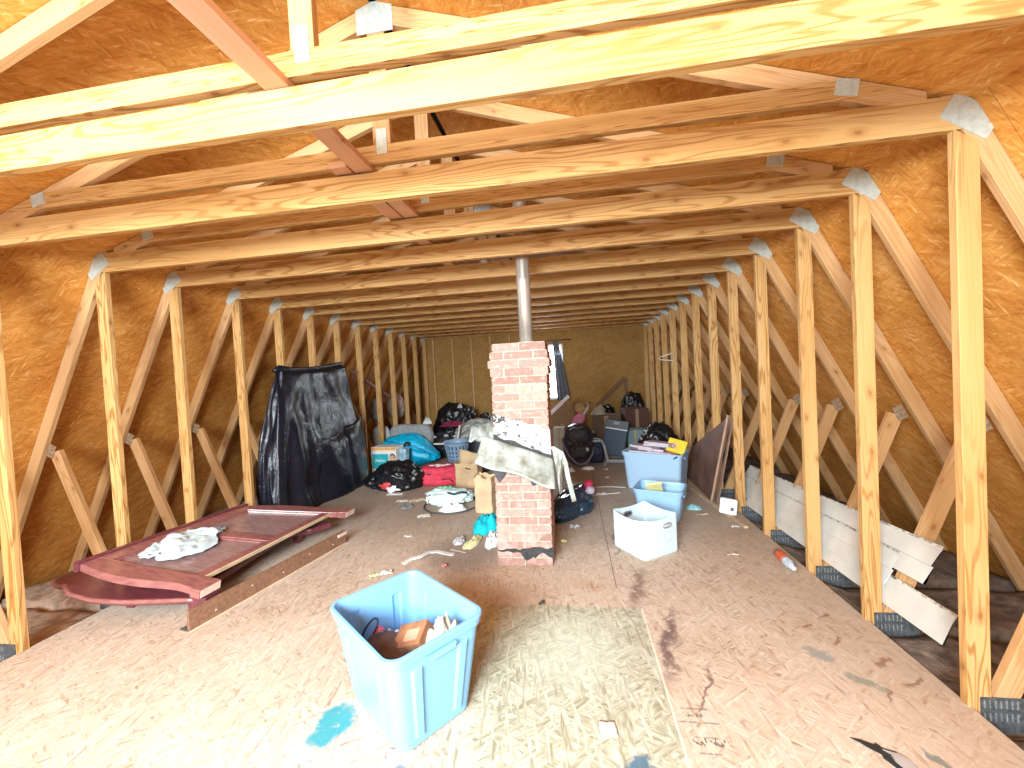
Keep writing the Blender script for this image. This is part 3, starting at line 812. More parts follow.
a = R(34.5); fx, fy = math.cos(a), math.sin(a)     # bin axes: (fx,fy) along the front right face
GR = plain('grey_grommet', (.22, .23, .24), .4)
c = Vector((.555+.19*fy+.06*fx, 1.54-.19*fx+.06*fy, .24))
m, d = oval(c, (fx, fy, 0), (0, 0, 1), (fy, -fx, 0), .042, .017, .006)
o = m.build('handle_grommet', GR, wb, smooth=True); d.build('handle_hole', plain('hole_pale_grey', (.42, .46, .47), .8), o)
c = Vector((.555-.176*fy-.02*fx, 1.54+.176*fx-.02*fy, .245))
m, d = oval(c, (fx, fy, 0), (0, 0, 1), (fy, -fx, 0), .045, .02, .006)
o = m.build('handle_grommet', GR, wb, smooth=True); d.build('handle_hole', plain('hole_dark', (.05, .045, .04), .8), o)
mk = MB()
random.seed(3)
for k in range(16):
    u = .045+random.uniform(-.05, .075); z = random.uniform(.09, .20); h = random.uniform(.008, .02)
    p = Vector((.555+.1935*fy+u*fx, 1.54-.1935*fx+u*fy, z))
    mk.obox(p, (.003, .001, h), Euler((0, random.uniform(-.4, .4), a)).to_matrix())
mk.build('faint_print', plain('faint_grey_print', (.52, .57, .57), .8), wb)
# ------------------------------------------------------------------ cherry bed parts at the left studs
def cherry(name, col):
    m, nt, b = new_mat(name)
    uv = nd(nt, 'ShaderNodeTexCoord').outputs['Object']
    n = noise_n(nt, vscale(nt, uv, (3, 14, 14)), 3, 3, .5, .4).outputs[0]
    c = ramp(nt, n, [(.3, tuple(x*.7 for x in col)), (.7, tuple(min(1, x*1.2) for x in col))])
    sc = sstep(nt, noise_n(nt, uv, 35, 5, .8).outputs[0], .70, .76)
    c = mix(nt, mth(nt, 'MULTIPLY', sc, .4), c, (.6, .35, .3))
    setc(nt, b, c); b.inputs['Roughness'].default_value = .28; b.inputs['Coat Weight'].default_value = .5; b.inputs['Coat Roughness'].default_value = .2
    MATS[name] = m; return m
CHR = cherry('cherry_frame', (.29, .11, .10)); CHP = cherry('cherry_panel', (.30, .185, .175)); CHD = cherry('dark_cherry', (.145, .034, .046))
RAWE = plain('raw_pale_wood_end', (.76, .60, .52), .7, 0, .1, 20)
hb = thing('bed_headboard', 'cherry wood bed headboard with two framed panels, lying flat beside the left studs', 'headboard', (-2.9, 1.0, 0))
O = Vector((-3.325, .30, .365)); eu = (Vector((-2.47, .345, .185))-O).normalized(); ev = Vector((.125, 1.33, -.012)).normalized(); en = eu.cross(ev).normalized()
ev = en.cross(eu).normalized()
LV = 1.43
CNR = [Vector((-3.325, .30, .365)), Vector((-2.47, .345, .185)), Vector((-3.18, 1.56, .345)), Vector((-2.33, 1.99, .165))]   # near left, near right, far left, far right
def H(u, v, w=0):
    a, b_ = u/.925, v/LV
    return (CNR[0]+(CNR[1]-CNR[0])*a).lerp(CNR[2]+(CNR[3]-CNR[2])*a, b_)+en*w
def slab(name, u0, u1, v0, v1, w0, w1, mat, par=hb, bevel=.004):
    m = MB(); m.hexa([H(u0, v0, w0), H(u0, v0, w1), H(u1, v0, w1), H(u1, v0, w0), H(u0, v1, w0), H(u0, v1, w1), H(u1, v1, w1), H(u1, v1, w0)])
    return m.build(name, mat, par, bevel=bevel)
# posts: near one with its scrolled outer edge
def post(vo, sgn, name):
    m = MB(); n = 26; A_ = []; B_ = []
    for k in range(n+1):
        u = -.02+.87*k/n
        f = k/n
        edge = .0 + .040*math.sin(min(1, f*1.35)*PI)**1.0*(1 if f < .74 else 0) - .012*math.sin(max(0, f-.74)/.26*PI)
        A_.append((u, vo - sgn*edge)); B_.append((u, vo + sgn*.125))
    poly = [H(u, v, -.020) for u, v in A_] + [H(u, v, -.020) for u, v in reversed(B_)]
    m.prism(poly, en, .052)
    return m.build(name, CHR, hb, bevel=.003)
pn = post(.0, 1, 'post'); pf = post(LV, -1, 'post')
for par, v0, v1 in ((pn, -.012, .120), (pf, LV-.120, LV+.012)):
    m = MB(); m.hexa([H(.85, v0, -.026), H(.85, v0, .036), H(.925, v0, .036), H(.925, v0, -.026), H(.85, v1, -.026), H(.85, v1, .036), H(.925, v1, .036), H(.925, v1, -.026)])
    bl = m.build('foot_block', CHR, par, bevel=.004)
    m = MB(); m.hexa([H(.9255, v0+.006, -.021), H(.9255, v0+.006, .031), H(.928, v0+.006, .031), H(.928, v0+.006, -.021), H(.9255, v1-.006, -.021), H(.9255, v1-.006, .031), H(.928, v1-.006, .031), H(.928, v1-.006, -.021)])
    e = m.build('raw_end_face', RAWE, par)
slab('top_rail', -.02, .075, .115, LV-.115, -.02, .034, CHR)
slab('cap_moulding', -.05, -.015, -.02, LV+.02, -.022, .048, CHD)
slab('middle_stile', .07, .755, LV/2-.045, LV/2+.045, -.012, .028, CHR)
slab('bottom_rail', .715, .775, .11, LV-.11, -.012, .026, CHR)
slab('pale_edge_strip', .7755, .782, .11, LV-.11, -.010, .024, plain('pale_edge', (.72, .56, .36), .6))
slab('panel', .06, .73, .11, LV/2-.03, -.008, .008, CHP)
slab('panel', .06, .73, LV/2+.03, LV-.11, -.008, .008, CHP)
for v0, v1 in ((.125, LV/2-.045), (LV/2+.045, LV-.125)):
    for a in (v0, v1-.022): slab('bead', .075, .72, a, a+.022, .006, .020, CHR)
    for a in (.075, .698): slab('bead', a, a+.022, v0, v1, .006, .020, CHR)
# the second, curved board below it
fbd = thing('bed_footboard', 'dark cherry curved footboard lying under the panelled headboard', 'footboard', (-2.9, .9, 0))
def F(x, y, w=0): return Vector((x, y, .10+.10*max(0, (-2.6-x))/1.1+w))
m = MB()
near = [(-3.70, .45), (-3.66, .36), (-3.60, .34), (-3.55, .355), (-3.50, .32), (-3.40, .275), (-3.2, .25), (-3.0, .27), (-2.8, .32), (-2.62, .375), (-2.55, .38)]
far = [(-2.64, .5), (-2.68, 1.45), (-2.52, 1.55), (-2.42, 1.72), (-2.50, 1.76), (-2.7, 1.72), (-3.0, 1.70), (-3.33, 1.72), (-3.345, .60), (-3.44, .575), (-3.6, .55), (-3.68, .52)]
m.prism([F(x, y) for x, y in near+far], (0, 0, 1), .045); m.build('curved_board', CHD, fbd, bevel=.005)
m = MB(); pl = [F(x, y-.004, .018) for x, y in near]
m.tube([p+Vector((0, 0, .012)) for p in pl], .016, 6); m.build('edge_moulding', CHR, fbd, smooth=True)
m = MB(); m.hexa([F(-2.56, .36, -.012), F(-2.56, .36, .05), F(-2.47, .37, .05), F(-2.47, .37, -.012), F(-2.56, .48, -.012), F(-2.56, .48, .05), F(-2.47, .49, .05), F(-2.47, .49, -.012)])
m.build('foot_block', CHD, fbd, bevel=.004)
for (x, y) in ((-2.62, .44), (-3.2, .5), (-2.7, 1.6), (-3.25, 1.62)):
    m = MB(); m.box((x-.03, y-.03, 0), (x+.03, y+.03, F(x, y).z)); m.build('support_block', CHD, fbd)
# brown angle rail
rl = thing('bed_side_rail', 'brown bed side rail standing on edge in front of the headboard', 'bed rail', (-2.37, .9, 0))
RB = cherry('brown_rail', (.24, .125, .075))
a, b_ = Vector((-2.475, .245, 0)), Vector((-2.205, 1.60, 0)); d = (b_-a).normalized(); nrm = Vector((d.y, -d.x, 0))
def rr_(p, w, z): return p+nrm*w+Vector((0, 0, z))
m = MB(); m.hexa([rr_(a, -.012, .0), rr_(a, -.012, .135), rr_(a, .010, .135), rr_(a, .010, .0), rr_(b_, -.012, 0), rr_(b_, -.012, .125), rr_(b_, .010, .125), rr_(b_, .010, 0)])
m.build('rail_board', RB, rl, bevel=.003)
m = MB(); m.hexa([rr_(a, .010, .0), rr_(a, .010, .006), rr_(a, .016, .006), rr_(a, .016, 0), rr_(b_, .010, 0), rr_(b_, .010, .006), rr_(b_, .016, .006), rr_(b_, .016, 0)])
m.build('pale_bottom_edge', plain('pale_edge', (.72, .56, .36), .6), rl)
m = MB(); p = a-d*.003; m.hexa([rr_(p, -.085, .0), rr_(p, -.085, .006), rr_(p, .0, .006), rr_(p, .0, .0), rr_(p+d*.10, -.085, 0), rr_(p+d*.10, -.085, .006), rr_(p+d*.10, 0, .006), rr_(p+d*.10, 0, 0)])
m.build('steel_bracket', plain('dull_steel', (.30, .29, .27), .45, .7), rl)
for k in range(5):
    p = a.lerp(b_, .12+.19*k); m = MB(); q = rr_(p, .0105, .05+.03*(k % 2))
    m.loft([[q+d*(.006*math.cos(t))+Vector((0, 0, .006*math.sin(t))) for t in [2*PI*i/10 for i in range(10)]], [q+nrm*.003+d*(.005*math.cos(t))+Vector((0, 0, .005*math.sin(t))) for t in [2*PI*i/10 for i in range(10)]]])
    m.build('screw_head', plain('pale_screw', (.75, .68, .6), .4, .3), rl)
m = MB(); p = b_-d*.1; m.hexa([rr_(p, .010, .085), rr_(p, .010, .11), rr_(p, .020, .11), rr_(p, .020, .085), rr_(b_, .010, .085), rr_(b_, .010, .11), rr_(b_, .02, .11), rr_(b_, .02, .085)])
m.build('end_plate', RAWE, rl)
# white plastic bag on the headboard
def pbag(u, v):
    a_ = .03+.40*u; b__ = .12+.74*v
    r_ = math.hypot((u-.5)*2, (v-.5)*2)
    an = math.atan2(v-.5, u-.5)
    k = 1/max(1, r_/(.86+.30*noise.noise((math.cos(an)*1.6, math.sin(an)*1.6, 4))+.14*noise.noise((math.cos(an)*5, math.sin(an)*5, 9))))
    a_ = .23+(a_-.23)*k; b__ = .49+(b__-.49)*k
    a_ += .05*math.sin(v*4+.5)
    w = .030+.055*abs(noise.noise((u*4.1, v*6.2, 11)))+.014*abs(noise.noise((u*11, v*15, 3)))+.012*(crease((u*3.5, v*5, 2))-.2)+.012*max(0, 1-r_)
    if r_ > .85: w = .030+.012*abs(noise.noise((u*9, v*11, 3)))
    return H(a_, b__, w)
pb = sheet(pbag, 40, 40).build('plastic_bag', plain('white_plastic_film', (.62, .76, .80), .35, 0, .06, 12, .35, 22), base=H(.23, .5, .02), smooth=True, solid=.002)
tag(pb, 'crumpled white plastic bag lying on the cherry headboard', 'plastic bag')
m = MB()
for (u, v, du, dv) in ((.27, .745, .03, .012), (.30, .765, .012, .02), (.25, .77, .012, .03), (.31, .735, .02, .01)):
    q = [Vector(H(u+x*du, v+y*dv, .062)) for x, y in ((-.5, -.5), (.5, -.5), (.5, .5), (-.5, .5))]; m.prism(q, en, .004)
o = m.build('printed_mark', plain('grey_green_print', (.16, .24, .26), .5), pb, base=H(.23, .5, .02))

# ------------------------------------------------------------------ black plastic sheet hung over the left studs
def blackfilm():
    m, nt, b = new_mat('black_plastic_film')
    P = nd(nt, 'ShaderNodeTexCoord').outputs['Object']
    n = noise_n(nt, P, 5.5, 5, .6, 1.2).outputs[0]
    n2 = noise_n(nt, vscale(nt, P, (14, 14, 4)), 1, 4, .6, .8).outputs[0]
    setc(nt, b, (.007, .008, .016)); b.inputs['Roughness'].default_value = .33; b.inputs['Specular IOR Level'].default_value = .45
    bump(nt, b, n, .35, .04); MATS['film'] = m
    return m
FILM = blackfilm()
bs = thing('black_plastic_sheet', 'tall black plastic sheet draped down the left studs to the floor', 'plastic sheet', (-3.25, 3.0, 0))
def drape(u, v):
    yl = 1.97+.29*v**1.3; yr = 3.92-.30*v**1.5
    y = yl+(yr-yl)*u; z = .012+(1.735+.09*u-.035*math.sin(u*PI))*v
    x = -3.325
    fold = math.exp(-((u-.22+.10*v)/.07)**2)*.10+math.exp(-((u-.05)/.05)**2)*.06+math.exp(-((u-.38+.05*v)/.05)**2)*.04
    x += (1-v)**.8*(.10+fold*1.3)+.010*math.sin(u*17+9*noise.noise((u*2, v*2, 4)))*(1-v*.5)
    x += .045*noise.noise((u*3.5, v*3.5, 1)) + .012*(crease((u*4, v*5, 3))-.3)*(1 if u > .3 else .4)
    if v > .97: x = -3.345
    return (max(x, -3.352), y, z)
sheet(drape, 80, 70).build('hanging_sheet', FILM, bs, smooth=True, solid=.002)
def pouch(u, v):
    y = 2.72+1.26*u; top = .80+.20*u-.05*math.sin(u*PI)+.02*math.sin(u*14)
    z = .012+top*v
    x = -3.27 + .17*math.sin(PI*u)**.6*(1-.45*v) + .03*(1-v) + .030*math.exp(-((u-.52)/.05)**2)*-1 + .020*noise.noise((u*4, v*3, 8))+.008*crease((u*4, v*5, 5))
    x -= .07*math.exp(-((1-v)/.10)**2)*abs(math.sin(u*PI))
    return (x, y, z)
sheet(pouch, 50, 30).build('lower_fold', FILM, bs, smooth=True, solid=.002)
def tail(u, v):
    y = 2.06+.25*v**1.3-.14*u*math.sin(v*PI*.9+.2); x = -3.285-.23*u*(1-.75*v)+.03*(1-v); z = .012+1.71*v
    return (x+.02*noise.noise((u*4, v*6, 2)), y+.03*noise.noise((u*5, v*5, 6)), z)
sheet(tail, 14, 40).build('side_fold', FILM, bs, smooth=True, solid=.002)
m = MB(); m.tube([(-3.35, 2.24, 1.70), (-3.335, 2.32, 1.735), (-3.34, 2.6, 1.725), (-3.34, 3.0, 1.745), (-3.34, 3.62, 1.825)], [.02, .035, .015, .012, .012], 8); m.build('gathered_top_edge', FILM, bs, smooth=True)

# ------------------------------------------------------------------ white siding boards behind the right studs
SID = plain('weathered_white_vinyl', (.56, .55, .50), .5, 0, .05, 9)
SIDB = plain('chipped_board_edge', (.50, .47, .40), .8, 0, .5, 40)
def siding(label, y0, y1, zb0, zb1, x0, prof, par_n=None, grp='siding boards behind the right studs'):
    """long lapped board leaning on the struts; prof = (height up the lean, offset towards the room) points"""
    t = thing('siding_board', label, 'siding board', (x0, (y0+y1)/2, min(zb0, zb1)), grp)
    th = R(66); ux, uz = math.cos(th), math.sin(th)
    def P(y, zb, h, w): return (x0+ux*h-uz*w, y, zb+uz*h+ux*w)
    back = [(h, w-.006) for h, w in reversed(prof)]
    m = MB(); m.loft([[P(y0, zb0, h, w) for h, w in list(prof)+back], [P(y1, zb1, h, w) for h, w in list(prof)+back]])
    m.build('board_face', SID, t)
    h, w = prof[-1]; m = MB()
    m.hexa([P(y0, zb0, h-.012, w), P(y0, zb0, h-.012, w+.003), P(y0, zb0, h, w+.003), P(y0, zb0, h, w), P(y1, zb1, h-.012, w), P(y1, zb1, h-.012, w+.003), P(y1, zb1, h, w+.003), P(y1, zb1, h, w)])
    m.build('nailing_edge', SIDB, t)
lap = [(0, .0), (0, .016), (.105, .004), (.107, .002), (.110, .018), (.205, .005), (.207, .002), (.235, .003)]
def lean(z, off): return 1.697+.407*z-off
siding('widest white siding board, uppermost and rearmost behind the right studs', .44, 2.75, .30, .19, lean(.27, .010), [(h*.95, w) for h, w in lap])
siding('white lapped siding board in the middle of the bundle behind the right studs', .64, 2.70, .19, .10, lean(.16, .014), [(h*.9, w*.8) for h, w in lap])
siding('narrow white siding strip, lowest in the bundle and reaching nearest the camera', .25, 2.5, .10, .05, lean(.09, .008), [(0, .0), (0, .008), (.13, .006), (.165, .004)])

# ------------------------------------------------------------------ brown panel, batten, white box, bottle on the right
bp = thing('hardboard_sheet', 'brown hardboard panel leaning against the right studs beside the pale tote', 'panel', (1.5, 3.0, 0))
HBM = plain('brown_hardboard', (.165, .085, .062), .6, 0, .2, 7)
q = [Vector((1.47, 2.70, .0)), Vector((1.595, 2.47, .98)), Vector((1.555, 3.72, .42)), Vector((1.49, 3.78, 0))]
m = MB(); m.prism(q, (1, 0, -.1), .012); m.build('board', HBM, bp)
m = MB()
def edge(a, b_, w): m.bar(a, b_, w, .016, (0, 1, 0))
edge(q[0]+Vector((-.008, .03, 0)), q[1]+Vector((-.008, .03, 0)), .02); m.build('edge_strip', plain('tan_strip', (.45, .30, .20), .6), bp)
m = MB(); m.prism([q[0]+Vector((.02, -.02, 0)), q[1]+Vector((.012, -.025, -.03)), q[1]+Vector((.012, -.045, -.05)), q[0]+Vector((.02, -.09, 0))], (1, 0, -.1), .008); m.build('second_sheet', plain('grey_brown_sheet', (.27, .17, .13), .6), bp)
m = MB(); m.bar((1.39, 3.20, .011), (1.52, 1.97, .011), .035, .02, (1, 0, 0))
tag(m.build('wood_batten', plain('tan_batten', (.50, .36, .23), .7, 0, .2, 12), base=(1.45, 2.6, 0), bevel=.002), 'thin wooden batten on the floor by the white case', 'batten')
wc = thing('white_case', 'small white plastic case with a black square, by the foot of a right stud', 'case', (1.50, 2.33, 0))
rot = Euler((0, 0, R(-22))).to_matrix()
m = MB(); m.obox((1.50, 2.33, .085), (.155, .11, .15), Euler((R(-14), R(6), R(-22))).to_matrix()); m.build('case_body', plain('white_case_plastic', (.82, .84, .82), .4, 0, .03), wc, bevel=.012)
rt = Euler((R(-14), R(6), R(-22))).to_matrix(); c = Vector((1.50, 2.33, .085))
m = MB(); m.obox(c+rt @ Vector((.035, -.0565, -.02)), (.03, .003, .036), rt); m.build('black_square', plain('black_square', (.015, .015, .015), .5), wc)
m = MB(); m.obox(c+rt @ Vector((0, .0, .0775)), (.13, .085, .006), rt); m.build('grey_lid', plain('grey_lid', (.25, .25, .25), .5), wc, bevel=.002)
bo = thing('soda_bottle', 'red and clear bottle lying on the floor near the right studs', 'bottle', (1.50, 1.28, 0))
def lathe_x(p, ax, prof, n=18):
    p, ax = Vector(p), Vector(ax).normalized(); u_ = ax.cross(Vector((0, 0, 1))).normalized(); v_ = u_.cross(ax)
    m = MB(); m.loft([[p+ax*s+u_*(r_*math.cos(2*PI*k/n))+v_*(r_*math.sin(2*PI*k/n)) for k in range(n)] for s, r_ in prof]); return m
GL = plain('clear_blue_plastic', (.50, .56, .66), .15, 0, .3, 30)
ax = (-.06, -1, 0)
lathe_x((1.52, 1.40, .036), ax, [(0, .004), (.004, .030), (.05, .034), (.11, .034), (.125, .030)]).build('red_wrapper', plain('red_orange_wrapper', (.62, .10, .04), .35, 0, .25, 30), bo, smooth=True)
lathe_x((1.513, 1.275, .036), ax, [(0, .030), (.02, .033), (.07, .033), (.11, .018), (.125, .012)]).build('bottle_shoulder', GL, bo, smooth=True)
lathe_x((1.506, 1.152, .036), ax, [(-.004, .014), (0, .015), (.018, .015), (.02, .004)]).build('cap', plain('white_cap', (.7, .68, .64), .4), bo, smooth=True)
# hanger
m = MB(); hx, hy, hz = 1.62, 4.86, 1.62
m.tube([(1.66, hy, 1.72), (1.58, hy, 1.70), (1.44, hy, 1.665), (1.425, hy, 1.64), (1.44, hy, 1.62), (1.60, hy, 1.60), (1.68, hy, 1.60)], .008, 6)
tag(m.build('clothes_hanger', plain('white_hanger', (.72, .70, .64), .4), base=(hx, hy, hz), smooth=True), 'white plastic clothes hanger caught on a far right stud', 'hanger')
# ------------------------------------------------------------------ bags and boxes on the far left
BAG = plain('black_bag_film', (.008, .009, .011), .34, 0, .2, 8, .5, 9, spec=.5)
gb = thing('garbage_bag', 'black garbage bag with red and white print, in front of the diaper box', 'bag', (-2.48, 3.38, 0))
bb = blob((-2.46, 3.40, .15), (.33, .22, .23), 2, .20, 1.4, .16, .004, 5, 2.2).build('bag_body', BAG, gb, smooth=True)
blob((-2.80, 3.44, .11), (.17, .15, .12), 7, .25, 1.6, .2, .004, 4).build('bag_neck', BAG, gb, smooth=True)
cloth_m = rag((-2.545, 3.165, .10), (.10, .05), 5, .02, .4); 
for v in cloth_m.v: v.y, v.z = 3.185-(v.z-.10)*1.2+abs(v.x+2.545)*.25, .10+(v.y-3.165)*1.1
cloth_m.build('red_print', plain('red_print', (.62, .06, .07), .4), gb, smooth=True, solid=.003)
cloth_m = rag((-2.45, 3.165, .05), (.10, .035), 8, .02, .6)
for v in cloth_m.v: v.y, v.z = 3.168-(v.z-.05)*1.2+abs(v.x+2.45)*.2, .055+(v.y-3.165)*1.2
cloth_m.build('white_print', plain('white_print', (.75, .78, .80), .4), gb, smooth=True, solid=.003)
m = MB(); m.box((-2.50, 3.09, .001), (-2.28, 3.17, .006)); tag(m.build('paper_sheet', plain('paper_white', (.80, .80, .76), .8), base=(-2.4, 3.13, 0)), 'white paper sheet under the front of the black garbage bag', 'paper')

db = thing('diaper_box', 'white diaper carton with teal panel and baby face, far left by a stud', 'box', (-3.09, 4.40, 0))
rot = Euler((0, 0, R(-6))).to_matrix(); c0 = Vector((-3.09, 4.42, .215))
def onbox(x, z, w, h, d, mat, name):
    m = MB(); m.obox(c0+rot @ Vector((x, -.126-d, z)), (w, .003, h), rot); return m.build(name, mat, db)
m = MB(); m.obox(c0, (.46, .25, .43), rot); m.build('carton', plain('carton_white', (.80, .78, .72), .6, 0, .05), db, bevel=.004)
onbox(-.06, -.02, .30, .24, .001, plain('teal_panel', (.03, .42, .46), .5), 'teal_panel')
onbox(0, .185, .455, .05, .001, plain('orange_strip', (.75, .40, .14), .5), 'orange_strip')
def script(name, pts, r_):
    m = MB(); m.tube([c0+rot @ Vector((x, -.131, z)) for x, z in pts], r_, 5); return m.build(name, plain('white_lettering', (.85, .87, .87), .5), db)
script('white_script', [(-.15, -.035), (-.14, .02), (-.12, .01), (-.125, -.02), (-.10, -.015), (-.09, .005), (-.08, -.02), (-.065, .0), (-.055, -.02), (-.04, .0), (-.025, -.02), (-.01, .0), (0, -.02), (.015, .0), (.03, -.015)], .007)
def disc(x, z, a, b_, y, mat, name, par=None):
    m = MB(); m.prism([c0+rot @ Vector((x+a*math.cos(2*PI*k/22), y, z+b_*math.sin(2*PI*k/22))) for k in range(22)], rot @ Vector((0, -1, 0)), .002); return m.build(name, mat, par or db)
disc(.165, .035, .058, .075, -.1275, plain('hair_print', (.10, .06, .05), .6), 'printed_hair')
fc = disc(.165, .015, .050, .068, -.1298, plain('skin_print', (.66, .40, .31), .6), 'printed_face')
for dx, dz, a, b_ in ((-.018, .025, .007, .006), (.018, .025, .007, .006), (0, -.028, .016, .006)): disc(.165+dx, .015+dz, a, b_, -.132, plain('face_marks', (.12, .05, .05), .6), 'face_mark', fc)
disc(.165, -.09, .06, .03, -.1275, plain('pink_print', (.72, .42, .42), .6), 'printed_shoulder')

sb = thing('sleeping_bag', 'bright blue stuffed sleeping bag slumped behind the diaper box', 'sleeping bag', (-2.80, 4.72, 0))
SBM = plain('bright_blue_nylon', (.0, .42, .68), .42, 0, .12, 6, .4, 12)
o = blob((-2.88, 4.86, .27), (.50, .21, .28), 5, .10, 1.3, .10, .004, 5, 2.3, R(3))
for v in o.v:
    k = max(0, (v.x+2.77)/.45); v.z *= 1-.5*k**1.3; 
o.build('bag_body', SBM, sb, smooth=True)
m = MB(); m.tube([(-3.25, 4.68, .47), (-3.0, 4.65, .42), (-2.7, 4.64, .36), (-2.45, 4.69, .22)], .008, 6); m.build('seam', plain('dark_blue_seam', (.0, .18, .34), .5), sb, smooth=True)
disc_m = MB(); disc_m.lathe((-2.82, 4.62, .42), [(.05, -.03), (.06, 0), (.03, .03), (.004, .035)], 14); disc_m.build('dark_toggle', plain('black_toggle', (.02, .02, .02), .5), sb, smooth=True)
m = MB(); m.obox((-2.79, 4.40, .20), (.11, .12, .38), Euler((0, R(4), R(-6))).to_matrix())
tag(m.build('white_blue_box', plain('pale_blue_print_box', (.35, .55, .68), .5, 0, .4, 10), base=(-2.80, 4.40, 0), bevel=.004), 'narrow white and blue box next to the diaper box', 'box')
CUS = plain('grey_cushion_fabric', (.30, .31, .31), .95, 0, .12, 20, .2, 60)
o = blob((-2.98, 5.22, .335), (.40, .10, .345), 9, .05, 1.2, .04, .004, 5, 5).build('grey_cushion', CUS, base=(-2.98, 5.22, 0), smooth=True)
tag(o, 'grey seat cushion standing behind the blue sleeping bag', 'cushion')
o = blob((-3.52, 5.12, .33), (.16, .07, .345), 4, .06, 1.2, .05, .004, 4, 4, R(10)).build('pale_pillow', plain('pale_grey_pillow', (.38, .39, .40), .95, 0, .1, 10), base=(-3.52, 5.12, 0), smooth=True)
tag(o, 'pale grey pillow wedged by the left studs beside the seat cushion', 'pillow')
cloth('white_rag', (-2.66, 5.22, .675), (.09, .06), 33, .12, plain('white_rag', (.62, .62, .60), .9), 'white rag tossed on the right end of the grey cushion', 'rag')
rb = thing('red_bag', 'red soft bag with white pattern on top, left of the paper bags', 'bag', (-1.93, 3.60, 0))
REDM = plain('crimson_fabric', (.60, .035, .075), .7, 0, .12, 10, .3, 40)
blob((-1.93, 3.64, .13), (.29, .17, .135), 6, .06, 1.2, .05, .004, 5, 6, R(4)).build('bag_body', REDM, rb, smooth=True)
m = MB(); m.obox((-2.06, 3.472, .165), (.15, .006, .03), Euler((0, R(4), R(4))).to_matrix()); m.build('dark_handle_slot', plain('dark_slot', (.06, .015, .02), .7), rb)
for k, (x, y) in enumerate(((-2.03, 3.60), (-1.95, 3.64), (-1.87, 3.60), (-1.92, 3.55), (-1.81, 3.65))):
    rag((x, y, .262), (.04, .025), 40+k, .012, .6).build('white_motif', plain('white_motif', (.82, .72, .72), .8), rb, smooth=True, solid=.003)
m = MB(); m.tube([(-1.70, 3.50, .05), (-1.74, 3.47, .11), (-1.85, 3.465, .10)], .012, 6); m.build('strap', plain('dark_red_strap', (.25, .02, .04), .7), rb, smooth=True)

KR = plain('kraft_paper', (.55, .39, .22), .8, 0, .12, 6, .2, 10)
def paper_bag(label, c, w, d, h, rz, seed, mat=KR, tear=.03):
    t = thing('paper_bag', label, 'paper bag', (c[0], c[1], 0), 'brown paper bags')
    ca, sa = math.cos(rz), math.sin(rz)
    base_ = rrect(w/2, d/2, .012, 2)
    def ring(z, k, tr=0):
        out = []
        for (x, y) in [(a*k, b*k) for a, b in base_]:
            dz = tr*noise.noise((x*14+seed, y*14, seed)) if tr else 0
            jx = .014*noise.noise((x*9, z*8, seed)); jy = .014*noise.noise((y*9, z*8, seed+3))
            out.append((c[0]+(x+jx)*ca-(y+jy)*sa, c[1]+(x+jx)*sa+(y+jy)*ca, z+dz))
        return out
    m = MB(); n = 8
    m.loft([ring(h*i/n+.002, 1+.02*math.sin(i*1.7), tear if i == n else 0) for i in range(n+1)] + [ring(h*(n-i)/n+.006, .97+.02*math.sin((n-i)*1.7), tear if i == 0 else 0) for i in range(n)])
    m.build('bag_body', mat, t)
    return t, ca, sa
t, ca, sa = paper_bag('open brown paper bag with a dark handle slot, between the red bag and chimney', (-1.46, 3.48), .33, .20, .33, R(-8), 2)
m = MB(); m.obox((-1.44, 3.372, .265), (.085, .004, .016), Euler((0, R(10), R(-8))).to_matrix()); m.build('handle_slot', plain('dark_slit', (.08, .05, .03), .8), t)
def lid(u, v): return (-1.62+.36*u, 3.60+.04*v, .32+.17*v-.10*u*v+.012*noise.noise((u*5, v*5, 1)))
sheet(lid, 8, 6).build('upright_flap', KR, t, smooth=True, solid=.003)
t, ca, sa = paper_bag('tall crumpled brown paper bag leaning on the left side of the chimney', (-1.0, 2.45), .21, .15, .40, R(-14), 9, plain('kraft_paper_tan', (.62, .45, .27), .8, 0, .12, 6, .3, 8), .05)

lb = thing('laundry_basket', 'blue plastic laundry basket with square holes, behind the red bag', 'basket', (-2.0, 4.75, 0))
LBM = plain('basket_blue', (.24, .36, .50), .45, 0, .06)
def bring(z, extra=0, n=40):
    r_ = .135+.085*(z/.40)+extra; return [(-1.99+r_*math.cos(2*PI*k/n), 4.75+r_*math.sin(2*PI*k/n), z+.02) for k in range(n)]
m = MB()
m.loft([bring(0, -.13), bring(0, 0), bring(.05, 0), bring(.05, -.006), bring(.004, -.006), bring(.004, -.13)], cap0=False, cap1=False)
m.build('solid_base', LBM, lb)
m = MB(); m.loft([bring(.335), bring(.38), bring(.395, .018), bring(.40, .018), bring(.40, .002), bring(.37, -.006), bring(.335, -.006), bring(.335)], cap0=False, cap1=False); m.build('rim', LBM, lb)
for z in (.115, .18, .25):
    m = MB(); m.loft([bring(z), bring(z+.022), bring(z+.022, -.006), bring(z, -.006), bring(z)], cap0=False, cap1=False); m.build('band', LBM, lb)
for k in range(20):
    a = 2*PI*k/20; a2 = a+.14
    q = lambda z, t_, e: (-1.99+(.135+.085*(z/.40)+e)*math.cos(t_), 4.75+(.135+.085*(z/.40)+e)*math.sin(t_), z+.02)
    m = MB(); m.hexa([q(.048, a, -.006), q(.048, a2, -.006), q(.048, a2, 0), q(.048, a, 0), q(.338, a, -.006), q(.338, a2, -.006), q(.338, a2, 0), q(.338, a, 0)]); m.build('slat', LBM, lb)
m = MB(); m.tube([(-2.36, 4.66, .395), (-2.15, 4.62, .40)], .014, 8); tag(m.build('white_stick', plain('white_stick', (.72, .70, .66), .5), base=(-2.2, 4.6, .38)), 'short white stick poking out left of the blue laundry basket', 'stick')
